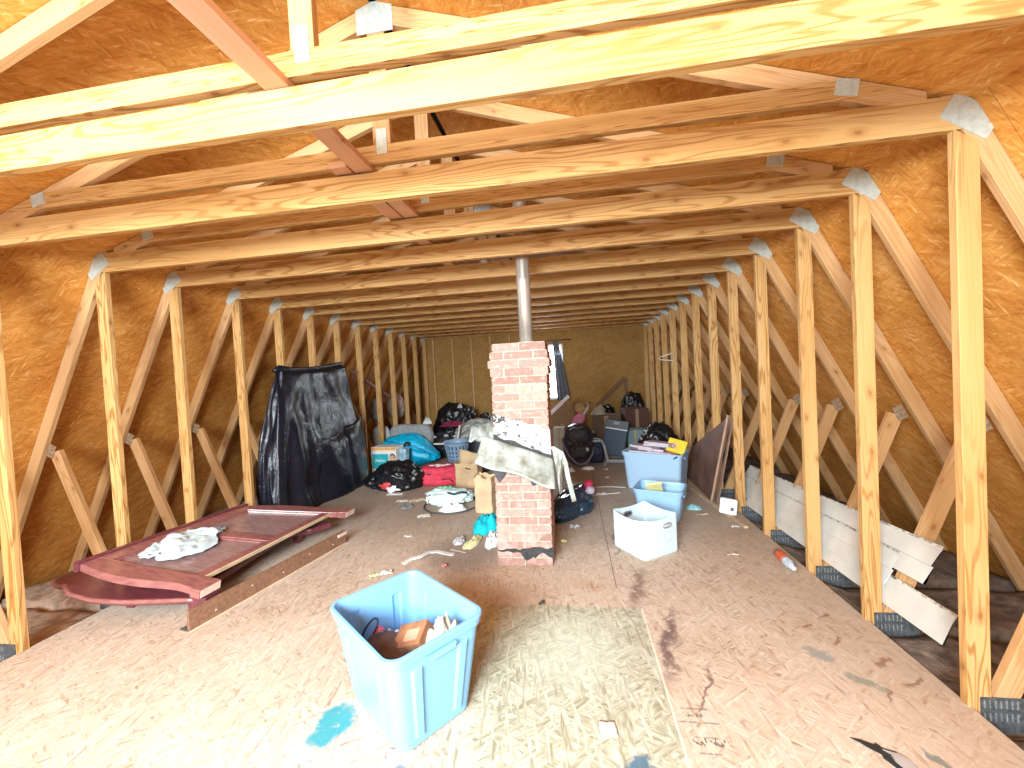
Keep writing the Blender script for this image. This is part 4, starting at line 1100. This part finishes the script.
# clothes on a hoop
cl = thing('folded_clothes', 'white and mint heap of clothes sitting in a dark hoop on the floor', 'clothes', (-1.5, 2.66, 0))
blob((-1.52, 2.72, .09), (.26, .15, .09), 13, .22, 1.8, .16, .004, 5, 2.4, R(14)).build('white_cloth', plain('mint_white_cotton', (.62, .78, .74), .9, 0, .08, 9), cl, smooth=True)
rag((-1.60, 2.76, .15), (.15, .08), 17, .05, .4, rz=R(10)).build('green_cloth', plain('green_cotton', (.18, .55, .30), .9), cl, smooth=True, solid=.004)
rag((-1.40, 2.48, .0), (.16, .08), 19, .10, .3, rz=R(8)).build('white_underlayer', plain('bright_white_cotton', (.80, .84, .82), .9), cl, smooth=True, solid=.004)
for pts in ([(-1.50, 2.62, .165), (-1.42, 2.60, .15), (-1.34, 2.62, .17), (-1.28, 2.66, .15)], [(-1.72, 2.64, .13), (-1.73, 2.60, .08), (-1.72, 2.58, .04)], [(-1.56, 2.80, .185), (-1.47, 2.78, .19)]):
    m = MB(); m.tube(pts, .013, 6); m.build('dark_trim', plain('dark_trim', (.03, .05, .06), .8), cl, smooth=True)
m = MB(); m.tube([(-1.47+.33*math.cos(t_), 2.68+.33*math.sin(t_)*1.0, .010) for t_ in [2*PI*k/60 for k in range(60)]], .009, 6, True)
tag(m.build('dark_hoop', plain('dark_hoop', (.07, .07, .07), .5), base=(-1.47, 2.68, 0), smooth=True), 'thin dark hoop on the floor around the white and mint clothes', 'hoop')
# far left heap of black bags and clothes
BK = plain('black_cloth', (.014, .012, .014), .7, 0, .3, 8, .4, 10)
for c, r_, sd, lab, mt in (((-2.50, 6.50, .42), (.46, .30, .48), 21, 'largest black bag of the heap before the far gable wall', BAG), ((-3.08, 5.90, .22), (.22, .30, .25), 22, 'low black clothes bundle at the left end of the far heap', BK),
                           ((-2.45, 5.50, .20), (.34, .16, .25), 23, 'dark clothes bundle just behind the blue laundry basket', BK), ((-1.82, 6.45, .33), (.20, .28, .36), 24, 'black bag at the right end of the far heap, behind the grey plastic', BAG)):
    o = blob(c, r_, sd, .20, 1.5, .15, .004, 5, 2.1).build('black_bundle', mt, base=(c[0], c[1], 0), smooth=True); tag(o, lab, 'bundle', 'black bundles on the far left')
cloth('maroon_cloth', (-2.45, 6.12, .50), (.26, .10), 27, .12, plain('maroon_cloth', (.22, .015, .05), .85), 'maroon cloth lying across the black heap at the far left', 'cloth', rz=R(8))
cloth('white_sleeve', (-2.33, 6.30, .86), (.05, .13), 28, .10, plain('white_sleeve', (.5, .48, .5), .9), 'pale sleeve on the top of the largest black bag', 'sleeve', rz=R(20))
for k, (x, y, z) in enumerate(((-2.58, 5.30, .40), (-2.34, 5.30, .42), (-2.18, 5.32, .40))):
    cloth('white_tag', (x, y, z), (.05, .03), 60+k, .04, plain('white_sleeve', (.5, .48, .5), .9), ['left', 'middle', 'right'][k]+' one of three white scraps on the dark bundle behind the basket', 'scrap', group='white scraps on the dark bundle')
def gp(u, v):
    x = -2.22+.78*u; z = .30+.42*v*(.55+.45*math.sin(u*2.6)); y = 5.30+.22*v+.05*noise.noise((u*5, v*5, 3))
    return (x, y+.03*crease((u*4, v*5, 2)), z+.04*noise.noise((u*5, v*3, 7)))
tag(sheet(gp, 26, 18).build('grey_plastic_sheet', plain('grey_translucent_film', (.30, .31, .28), .3, 0, .3, 7, .4, 10), base=(-1.8, 5.4, .3), smooth=True, solid=.003), 'crumpled grey plastic sheeting left of the chimney, over a carton', 'plastic sheet')
m = MB(); m.box((-2.15, 5.45, 0), (-1.50, 5.85, .42)); t = thing('dark_carton', 'dark carton under the grey plastic sheeting left of the chimney', 'box', (-1.82, 5.65, 0)); m.build('carton_body', plain('dark_blue_grey_carton', (.07, .08, .10), .7, 0, .2, 6), t, bevel=.006)
m = MB(); m.box((-2.15, 5.45, .4202), (-1.835, 5.85, .424)); m.box((-1.815, 5.45, .4202), (-1.50, 5.85, .424)); m.build('lid_flaps', plain('dark_carton_flap', (.09, .10, .12), .7), t)
m = MB(); m.tube([(-2.12, 5.28, .36), (-2.06, 5.26, .62)], .018, 8); tag(m.build('white_rod', plain('white_stick', (.72, .70, .66), .5), base=(-2.1, 5.27, .36)), 'upright white rod in front of the grey plastic sheeting', 'rod')
cloth('grey_cloth', (-1.55, 4.4, 0), (.26, .2), 31, .30, plain('blue_grey_cloth', (.15, .17, .21), .9), 'blue grey cloth heaped right of the laundry basket', 'cloth')
# blanket and pole behind the far left studs
o = blob((-3.62, 6.02, .98), (.17, .20, .27), 31, .15, 1.4, .12, None, 4, 2.2, R(15)).build('pale_blanket', plain('pale_pink_blanket', (.44, .33, .28), .95, 0, .15, 6), base=(-3.6, 6.0, .7), smooth=True); tag(o, 'pale pink blanket hung behind the far left studs', 'blanket')
o = blob((-3.72, 5.35, .96), (.10, .16, .22), 35, .15, 1.4, .12, None, 4, 2.2).build('grey_blanket', plain('grey_blanket', (.26, .25, .25), .95), base=(-3.7, 5.3, .75), smooth=True); tag(o, 'grey blanket hung behind the left studs, nearer than the pink one', 'blanket')
m = MB(); m.tube([(-3.62, 4.35, 1.72), (-3.62, 5.75, 1.18)], .03, 8); tag(m.build('pinkish_pole', plain('pinkish_pole', (.48, .27, .22), .6), base=(-3.62, 5.0, 1.2), smooth=True), 'slanting pinkish pole resting behind the left studs past the black sheet', 'pole')

# ------------------------------------------------------------------ right of the chimney, far end
cu = thing('window_curtain', 'long grey curtain hanging at the right of the far window', 'curtain', (-.22, 7.30, .8))
def curt(u, v):
    w = .10+.20*(1-v)**.8
    return (-.36+.04*(1-v)+w*u+.0, 7.30+.025*math.sin(u*19)*(1.2-v), .86+1.36*v)
sheet(curt, 36, 16).build('fabric', plain('grey_curtain', (.14, .155, .18), .95, 0, .15, 8), cu, smooth=True, solid=.003)
m = MB(); m.tube([(-.95, 7.32, 2.225), (.05, 7.32, 2.225)], .010, 8); m.build('rod', plain('dark_rod', (.10, .09, .08), .5, .5), cu, smooth=True)
def carton(label, lo, hi, rz, mat, base=None, flap=None):
    t = thing('cardboard_box', label, 'box', ((lo[0]+hi[0])/2, (lo[1]+hi[1])/2, lo[2]))
    c = Vector([(lo[i]+hi[i])/2 for i in range(3)]); s_ = [hi[i]-lo[i] for i in range(3)]; rot = Euler((0, 0, rz)).to_matrix()
    m = MB(); m.obox(c, s_, rot); m.build('box_body', mat, t, bevel=.005)
    if flap:
        m = MB(); a, b_, mat2 = flap
        m.obox(c+rot @ Vector((0, -s_[1]/2, s_[2]/2+a*.45)), (s_[0], .008, a), Euler((R(b_), 0, rz)).to_matrix()); m.build('flap', mat2, t)
    m = MB(); m.obox(c+rot @ Vector((0, -s_[1]/2-.0015, s_[2]*.2)), (s_[0]*.14, .002, s_[2]*.59), rot); m.build('tape', plain('box_tape', (.30, .20, .11), .4), t)
    return t
CARD = plain('brown_card', (.23, .13, .065), .8, 0, .12, 6); CARDD = plain('dim_card', (.12, .072, .04), .8, 0, .15, 6)
t = carton('tilted brown cardboard box with a pale rim, under the far window', (-.46, 5.95, 0), (.02, 6.40, .68), R(4), CARD)
m = MB(); m.bar((-.43, 5.93, .70), (-.05, 5.96, 1.03), .07, .012, (0, 0, 1)); m.build('pale_flap', plain('pale_pink_flap', (.74, .62, .64), .7), t)
m = MB(); m.prism([(-.43, 5.945, .68), (-.04, 5.945, 1.0), (.06, 5.945, .66), (.03, 5.945, .50), (-.43, 5.945, .50)], (0, 1, 0), .01); m.build('raised_side', CARD, t)
carton('small beige carton right beside the chimney, before the brown box', (-.34, 5.05, 0), (-.14, 5.30, .54), R(-3), plain('beige_card', (.36, .31, .23), .8, 0, .15, 8))
carton('dim brown cardboard box behind the navy box', (.40, 6.0, 0), (.95, 6.4, .62), R(-10), CARDD)
carton('reddish brown box in the dark far right corner', (.98, 6.05, 0), (1.42, 6.5, .72), R(6), plain('reddish_card', (.085, .035, .022), .8))
do = thing('rag_doll', 'rag doll with tan hair and pink dress on the far clutter', 'doll', (.1, 5.5, .30))
o = blob((.10, 5.50, .60), (.11, .08, .16), 3, .10, 1.5, .05, None, 4, 2.2); 
for v in o.v: v.x += (v.z-.60)*.45
o.build('pink_dress', plain('pink_cotton', (.62, .20, .30), .9, 0, .12, 12), do, smooth=True)
blob((.15, 5.50, .83), (.105, .095, .10), 4, .12, 2.5, .1, None, 4).build('head', plain('tan_yarn', (.42, .27, .11), .95, 0, .2, 30, .4, 60), do, smooth=True)
m = MB(); m.tube([(.19, 5.46, .70), (.27, 5.45, .82), (.33, 5.45, .95)], [.03, .03, .025], 8); m.build('arm', plain('cream_cotton', (.58, .52, .44), .9), do, smooth=True)
m = MB(); m.tube([(.07, 5.45, .50), (.08, 5.42, .42), (.10, 5.40, .36)], [.028, .026, .03], 8); m.build('leg', plain('cream_cotton', (.58, .52, .44), .9), do, smooth=True)
m = MB(); m.box((-.05, 5.38, 0), (.38, 5.72, .36)); t = thing('storage_crate', 'black crate under the rag doll', 'crate', (.16, 5.55, 0)); m.build('crate_body', plain('black_crate', (.02, .02, .022), .6), t, bevel=.006)
m = MB(); m.box((-.06, 5.37, .361), (.39, 5.73, .385)); m.build('crate_lid', plain('black_crate', (.02, .02, .022), .6), t, bevel=.006)
# infant car seat
cs = thing('infant_car_seat', 'black padded infant car seat on the floor right of the chimney', 'car seat', (.08, 4.55, 0))
PADM = plain('black_padding', (.028, .026, .034), .6, 0, .3, 14, .5, 20)
o = blob((.08, 4.66, .33), (.25, .17, .32), 41, .05, 1.2, .03, .004, 5, 2.3); 
for v in o.v: v.y += (v.z-.3)*.35
o.build('shell', plain('dark_plum_shell', (.035, .030, .042), .4), cs, smooth=True)
blob((.08, 4.60, .46), (.19, .11, .15), 42, .08, 1.5, .06, None, 4, 2.4).build('head_pad', PADM, cs, smooth=True)
blob((.09, 4.51, .24), (.17, .10, .15), 43, .16, 2.0, .14, None, 4, 2.4).build('seat_pad', PADM, cs, smooth=True)
m = MB(); pts = [(-.17, 4.56, .44), (-.15, 4.49, .33), (-.08, 4.43, .19), (.02, 4.38, .08), (.10, 4.37, .055), (.20, 4.40, .09), (.28, 4.46, .20), (.31, 4.52, .30)]
m.tube(pts, .022, 8); m.build('rim', plain('plum_grey_rim', (.13, .115, .15), .5), cs, smooth=True)
m = MB(); m.obox((.205, 4.415, .285), (.035, .004, .055), Euler((0, R(-25), R(10))).to_matrix()); m.build('white_tag', plain('tag_white', (.55, .52, .47), .7), cs)
m = MB(); m.tube([(.03, 4.47, .40), (.05, 4.42, .30), (.10, 4.41, .20)], .014, 6); m.build('harness_strap', plain('strap_grey', (.07, .07, .08), .6), cs, smooth=True)
cloth('white_tissue', (.20, 4.30, 0), (.10, .05), 51, .05, plain('tissue_white', (.8, .8, .8), .9), 'white tissue on the floor at the right foot of the car seat', 'tissue')
cloth('small_tissue', (-.06, 4.18, 0), (.05, .04), 52, .06, plain('tissue_white', (.8, .8, .8), .9), 'small white tissue at the left foot of the car seat', 'tissue')
# navy box and grey frame
nb = thing('navy_box', 'tilted navy blue box with a white band, right of the car seat', 'box', (.68, 4.95, 0))
NV = plain('navy_fabric', (.012, .032, .065), .6, 0, .15, 9)
rot = Euler((R(-10), R(10), R(-12))).to_matrix(); c = Vector((.70, 5.0, .34))
m = MB(); m.obox(c+rot @ Vector((0, 0, -.06)), (.36, .32, .44), rot); m.build('box_body', NV, nb, bevel=.01)
m = MB(); m.obox(c+rot @ Vector((0, 0, .235)), (.37, .33, .15), rot); m.build('lid', plain('black_navy_lid', (.008, .014, .026), .5), nb, bevel=.01)
m = MB(); m.obox(c+rot @ Vector((0, -.166, .158)), (.35, .006, .016), rot); m.build('white_band', plain('white_band', (.6, .64, .66), .5), nb)
m = MB(); m.obox(c+rot @ Vector((-.01, -.168, .255)), (.09, .005, .045), rot); m.build('pale_badge', plain('pale_badge', (.22, .22, .22), .6), nb)
m = MB(); m.tube([(.24, 4.62, .37), (.44, 4.60, .38), (.475, 4.58, .30), (.52, 4.56, .06), (.46, 4.50, .02)], .022, 4); m.tube([(.52, 4.56, .06), (.80, 4.56, .05)], .028, 4)
tag(m.build('plastic_stand', plain('grey_plastic_frame', (.34, .37, .38), .5, 0, .1), base=(.4, 4.56, 0)), 'bent grey plastic stand in front of the navy box', 'frame')
t = thing('dark_blue_bag', 'dark blue bag between the car seat and grey plastic stand', 'bag', (.36, 4.73, 0)); blob((.36, 4.74, .16), (.12, .10, .19), 71, .12, 1.5, .08, .004, 4, 2.6).build('bag_body', plain('dark_blue_bag', (.012, .016, .04), .6), t, smooth=True)
m = MB(); m.tube([(.29, 4.66, .33), (.33, 4.64, .42), (.42, 4.64, .40)], .012, 6); m.build('handle', plain('pale_handle', (.28, .30, .30), .5), t, smooth=True)
carton('teal grey box right behind the navy box', (.93, 5.12, 0), (1.18, 5.4, .46), R(-8), plain('teal_grey', (.12, .19, .20), .6))
# leaning board and black heap at the back right
m = MB(); m.bar((.57, 7.32, .70), (1.19, 7.32, 1.29), .09, .03, (0, 0, 1)); lbx = thing('leaning_board', 'brown board leaning diagonally in the far right corner', 'board', (.9, 7.3, .0)); m.build('board', plain('brown_board', (.20, .09, .04), .7), lbx)
m = MB(); m.bar((1.20, 7.28, .0), (1.20, 7.28, 1.29), .06, .03, (1, 0, 0)); m.build('upright', plain('brown_board', (.20, .09, .04), .7), lbx)
for c, r_, sd, lab in (((1.26, 6.90, .46), (.26, .24, .52), 81, 'tall black bag in the far right corner'), ((.70, 6.88, .34), (.24, .26, .40), 82, 'low black bag behind the dim brown box, right of the window'), ((1.24, 4.25, .30), (.28, .30, .36), 83, 'black and grey bag behind the pale blue tote')):
    o = blob(c, r_, sd, .18, 1.5, .14, .004, 5, 2.1).build('black_bag', BAG, base=(c[0], c[1], 0), smooth=True); tag(o, lab, 'bag', 'black bags on the far right')
cloth('cream_cloth', (.52, 6.12, .625), (.14, .09), 85, .18, plain('cream_rag', (.42, .37, .27), .9), 'cream cloth bunched on the dim brown box', 'cloth')
# black bag and red cup against the chimney
kb = thing('trash_bag', 'shiny dark blue trash bag against the right side of the chimney', 'bag', (-.02, 2.2, 0))
NVB = plain('dark_blue_bag_film', (.014, .045, .085), .25, 0, .2, 8, .4, 8, spec=.7)
o = blob((-.05, 2.46, .09), (.155, .44, .16), 91, .12, 1.4, .07, .004, 5, 2.2, R(-22)); o.build('bag_body', NVB, kb, smooth=True)
o = blob((.02, 2.50, .08), (.16, .26, .10), 92, .12, 1.3, .05, .004, 4, 2.2); o.build('bag_side', NVB, kb, smooth=True)
cp = thing('snack_wrapper', 'crumpled red and pale wrapper resting on the dark blue trash bag', 'wrapper', (.14, 2.50, .17))
blob((.14, 2.58, .25), (.045, .04, .05), 93, .2, 2, .15, None, 4).build('red_half', plain('red_foil', (.68, .04, .12), .3, 0, .2, 40), cp, smooth=True)
blob((.15, 2.50, .21), (.045, .04, .04), 94, .2, 2, .15, None, 4).build('pale_half', plain('lilac_foil', (.58, .50, .62), .4, 0, .2, 40), cp, smooth=True)
# ------------------------------------------------------------------ small litter
TEAL = plain('teal_cotton', (.0, .46, .54), .85, 0, .12, 12)
cloth('teal_cloth', (-.90, 1.98, 0), (.14, .20), 101, .15, TEAL, 'bright teal cloth on the floor against the left foot of the chimney', 'cloth', rz=R(-10))
cloth('yellow_cloth', (-.96, 1.62, 0), (.06, .17), 102, .04, plain('pale_yellow_cotton', (.66, .64, .36), .85), 'pale yellow cloth on the floor in front of the teal cloth', 'cloth', rz=R(-12))
cloth('pale_grey_cloth', (-1.09, 1.64, 0), (.06, .09), 103, .04, plain('pale_grey_cotton', (.46, .46, .48), .85), 'pale grey cloth on the floor left of the yellow cloth', 'cloth')
cloth('white_paper_bag', (-.77, 1.62, 0), (.06, .16), 104, .10, plain('white_crumple', (.74, .80, .82), .7), 'crumpled white paper against the chimney foot', 'paper')
def strap(pts, w, mat, name, label, cat):
    m = MB(); rings = []
    P_ = [Vector(p) for p in pts]
    for i, p in enumerate(P_):
        d = (P_[min(i+1, len(P_)-1)]-P_[max(i-1, 0)]).normalized(); s_ = Vector((-d.y, d.x, 0))*w/2
        rings.append([p-s_, p+s_, p+s_+Vector((0, 0, .006)), p-s_+Vector((0, 0, .006))])
    m.loft(rings); return tag(m.build(name, mat, base=pts[0]), label, cat)
WH = plain('strap_white', (.74, .72, .70), .7)
strap([(-1.44, 1.18, .004), (-1.40, 1.25, .012), (-1.33, 1.28, .02), (-1.29, 1.37, .016), (-1.22, 1.40, .01), (-1.12, 1.37, .006), (-1.06, 1.36, .004)], .045, WH, 'white_strap', 'twisted white strap on the dirty floor left of the chimney', 'strap')
strap([(-1.12, 1.46, .003), (-1.03, 1.43, .003), (-.97, 1.40, .003)], .012, plain('grey_stick', (.40, .36, .34), .7), 'grey_stick', 'thin grey stick by the tip of the white strap', 'stick')
strap([(.10, 2.94, .003), (.32, 3.02, .003), (.53, 3.08, .003)], .016, WH, 'pale_stick', 'pale stick aslant on the floor, right of the trash bag', 'stick')
strap([(.14, 3.33, .003), (.45, 3.34, .003), (.62, 3.30, .003)], .012, WH, 'thin_white_trim', 'thin white trim strip on the floor, left of the pale tote', 'trim strip')
PAP = plain('litter_white', (.78, .76, .70), .85)
def scrap(x, y, sx, sy, rz, seed, label, mat=PAP, curl=.012, name='paper_scrap', cat='paper scrap'):
    def f(u, v):
        a, b_ = (u-.5)*sx*(1+.25*noise.noise((v*3, seed, 1))), (v-.5)*sy*(1+.25*noise.noise((u*3, seed, 4)))
        return (x+a*math.cos(rz)-b_*math.sin(rz), y+a*math.sin(rz)+b_*math.cos(rz), .004+curl*abs(noise.noise((u*2+seed, v*2, seed)))*2)
    tag(sheet(f, 6, 6).build(name, mat, base=(x, y, 0), smooth=True, solid=.002), label, cat)
scrap(.085, -.245, .07, .075, .1, 1, 'white paper square on the greenish floor panel', curl=.003)
scrap(-1.97, 2.86, .20, .12, .3, 2, 'long cream paper on the floor left of the mint clothes', plain('cream_paper', (.72, .62, .44), .8))
scrap(-1.78, 2.95, .22, .12, .5, 12, 'second cream paper, touching the dark hoop', plain('cream_paper', (.72, .62, .44), .8))
scrap(-2.16, 2.83, .16, .08, .1, 3, 'white paper beside the black garbage bag')
scrap(-2.0, 2.60, .14, .14, .7, 4, 'grey blue plastic scrap on the floor left of the hoop', plain('grey_blue_scrap', (.30, .34, .38), .5))
scrap(-1.68, 2.30, .14, .10, .4, 5, 'white scrap in front of the dark hoop')
scrap(-1.63, 1.74, .08, .05, .2, 6, 'small white scrap alone on the floor, left of the teal cloth')
scrap(.30, 3.02, .0+.12, .06, .1, 7, 'white scrap at the end of the pale stick', curl=.02)
scrap(.46, 4.24, .06, .05, .0, 8, 'white scrap in front of the grey plastic stand', curl=.02)
scrap(.44, 3.80, .05, .04, .5, 9, 'tiny white scrap between the car seat and pale tote')
scrap(-.03, 1.98, .10, .06, .1, 10, 'clear plastic scrap right of the chimney', plain('clear_scrap', (.62, .64, .68), .2), .02)
scrap(-.13, 1.65, .05, .05, .6, 11, 'pale yellow scrap on the floor at the chimney right corner', plain('yellow_scrap', (.78, .74, .36), .7), .03)
scrap(-1.08, 1.16, .05, .04, .9, 13, 'pink scrap on the dirty floor behind the blue tote', plain('pink_scrap', (.75, .28, .30), .7), .02)
scrap(-1.52, 1.03, .10, .05, .3, 14, 'white scrap just behind the rim of the foreground tote', curl=.03)
scrap(-1.60, .98, .07, .05, .8, 15, 'pale green scrap behind the rim of the foreground tote', plain('pale_green_scrap', (.55, .62, .34), .7), .02)
scrap(1.44, 2.00, .07, .02, .2, 16, 'white sliver at the near end of the batten')
scrap(1.25, 2.31, .14, .02, .05, 17, 'pale splinter on the floor left of the batten', plain('splinter', (.62, .50, .38), .8))
scrap(1.20, 1.42, .08, .02, .05, 18, 'pale splinter on the floor left of the red bottle', plain('splinter', (.62, .50, .38), .8))
scrap(-.26, .665, .04, .025, .4, 19, 'small dark chip at the far edge of the greenish panel', plain('dark_chip', (.07, .05, .04), .8), .02, 'dark_chip', 'chip')
# torn black and silver tape at the lower right
tp = thing('torn_tape', 'torn black and silver tape stuck to the floor, lower right', 'tape', (1.13, -.27, 0))
BT = plain('black_tape', (.02, .024, .028), .45)
def poly(name, pts, mat, z0=.002, par=tp):
    m = MB(); m.prism([(x, y, z0) for x, y in pts], (0, 0, 1), .003); m.build(name, mat, par)
poly('black_strip', [(1.035, -.205), (1.07, -.212), (1.105, -.23), (1.115, -.222), (1.128, -.245), (1.165, -.256), (1.16, -.27), (1.135, -.268), (1.13, -.30), (1.145, -.33), (1.12, -.325), (1.10, -.285), (1.105, -.27), (1.075, -.245), (1.06, -.225)], BT)
poly('silver_strip', [(1.12, -.252), (1.165, -.268), (1.185, -.285), (1.19, -.34), (1.145, -.335), (1.132, -.30), (1.138, -.27)], plain('silver_tape', (.48, .46, .46), .35, .3), .0055)
# green rim of a small plastic lid by the foreground tote
m = MB(); c = Vector((-.80, -.42, .004))
m.tube([c+Vector((.022*math.cos(t_)*1.0+.012*math.sin(t_), .045*math.sin(t_), 0)) for t_ in [2*PI*k/24 for k in range(24)]], .003, 5, True); m.tube([c+Vector((-.018, .0, 0)), c+Vector((.018, .0, 0))], .003, 5)
tag(m.build('wire_clip', plain('pale_wire', (.75, .74, .66), .4), base=c, smooth=True), 'pale looped clip on the floor at the foot of the foreground tote', 'clip')
# ------------------------------------------------------------------ light and camera
def area(name, loc, target, sx, sy, power, col=(1, 1, 1)):
    l = bpy.data.lights.new(name, 'AREA'); l.shape = 'RECTANGLE'; l.size = sx; l.size_y = sy; l.energy = power; l.color = col
    o = bpy.data.objects.new(name, l); COL.objects.link(o); o.location = loc
    o.rotation_euler = (Vector(target)-Vector(loc)).to_track_quat('-Z', 'Y').to_euler()
    return o
area('window_daylight', (-1.15, -4.0, 2.2), (-1.0, 1.4, -.45), 2.0, 1.4, 850, (.82, .935, 1.0))
area('far_window_daylight', ((W0+W1)/2, YF-.03, (B0+B1)/2), (-.5, 0, .3), W1-W0, B1-B0, 75, (.82, .93, 1.0))
w = bpy.data.worlds.new('sky'); SC.world = w; w.use_nodes = True
w.node_tree.nodes['Background'].inputs[0].default_value = (.85, .92, 1, 1)
w.node_tree.nodes['Background'].inputs[1].default_value = 1.0
cam = bpy.data.cameras.new('camera'); co = bpy.data.objects.new('camera', cam); COL.objects.link(co)
cam.sensor_fit = 'HORIZONTAL'; cam.sensor_width = 36; cam.lens = 36*405.25/1024; cam.clip_start = .02
yaw, pitch, roll = -.1443, -.027, -.0532
fw = Vector((math.sin(yaw)*math.cos(pitch), math.cos(yaw)*math.cos(pitch), math.sin(pitch)))
r0 = Vector((math.cos(yaw), -math.sin(yaw), 0)); u0 = r0.cross(fw)
rr = r0*math.cos(roll)+u0*math.sin(roll); uu = -r0*math.sin(roll)+u0*math.cos(roll)
M3 = Matrix((rr, uu, -fw)).transposed()
co.matrix_world = Matrix.Translation((0, -1.9542, 1.5326)) @ M3.to_4x4()
SC.camera = co
SC.view_settings.view_transform = 'Standard'; SC.view_settings.look = 'None'
SC.view_settings.gamma = 1; SC.view_settings.use_curve_mapping = False
SC.view_settings.exposure = 0.0
SC.cycles.max_bounces = 12; SC.cycles.diffuse_bounces = 8; SC.cycles.glossy_bounces = 4
SC.cycles.sample_clamp_indirect = 6
SC.cycles.use_denoising = True
for o in bpy.data.objects:
    if '_w' in o: del o['_w']
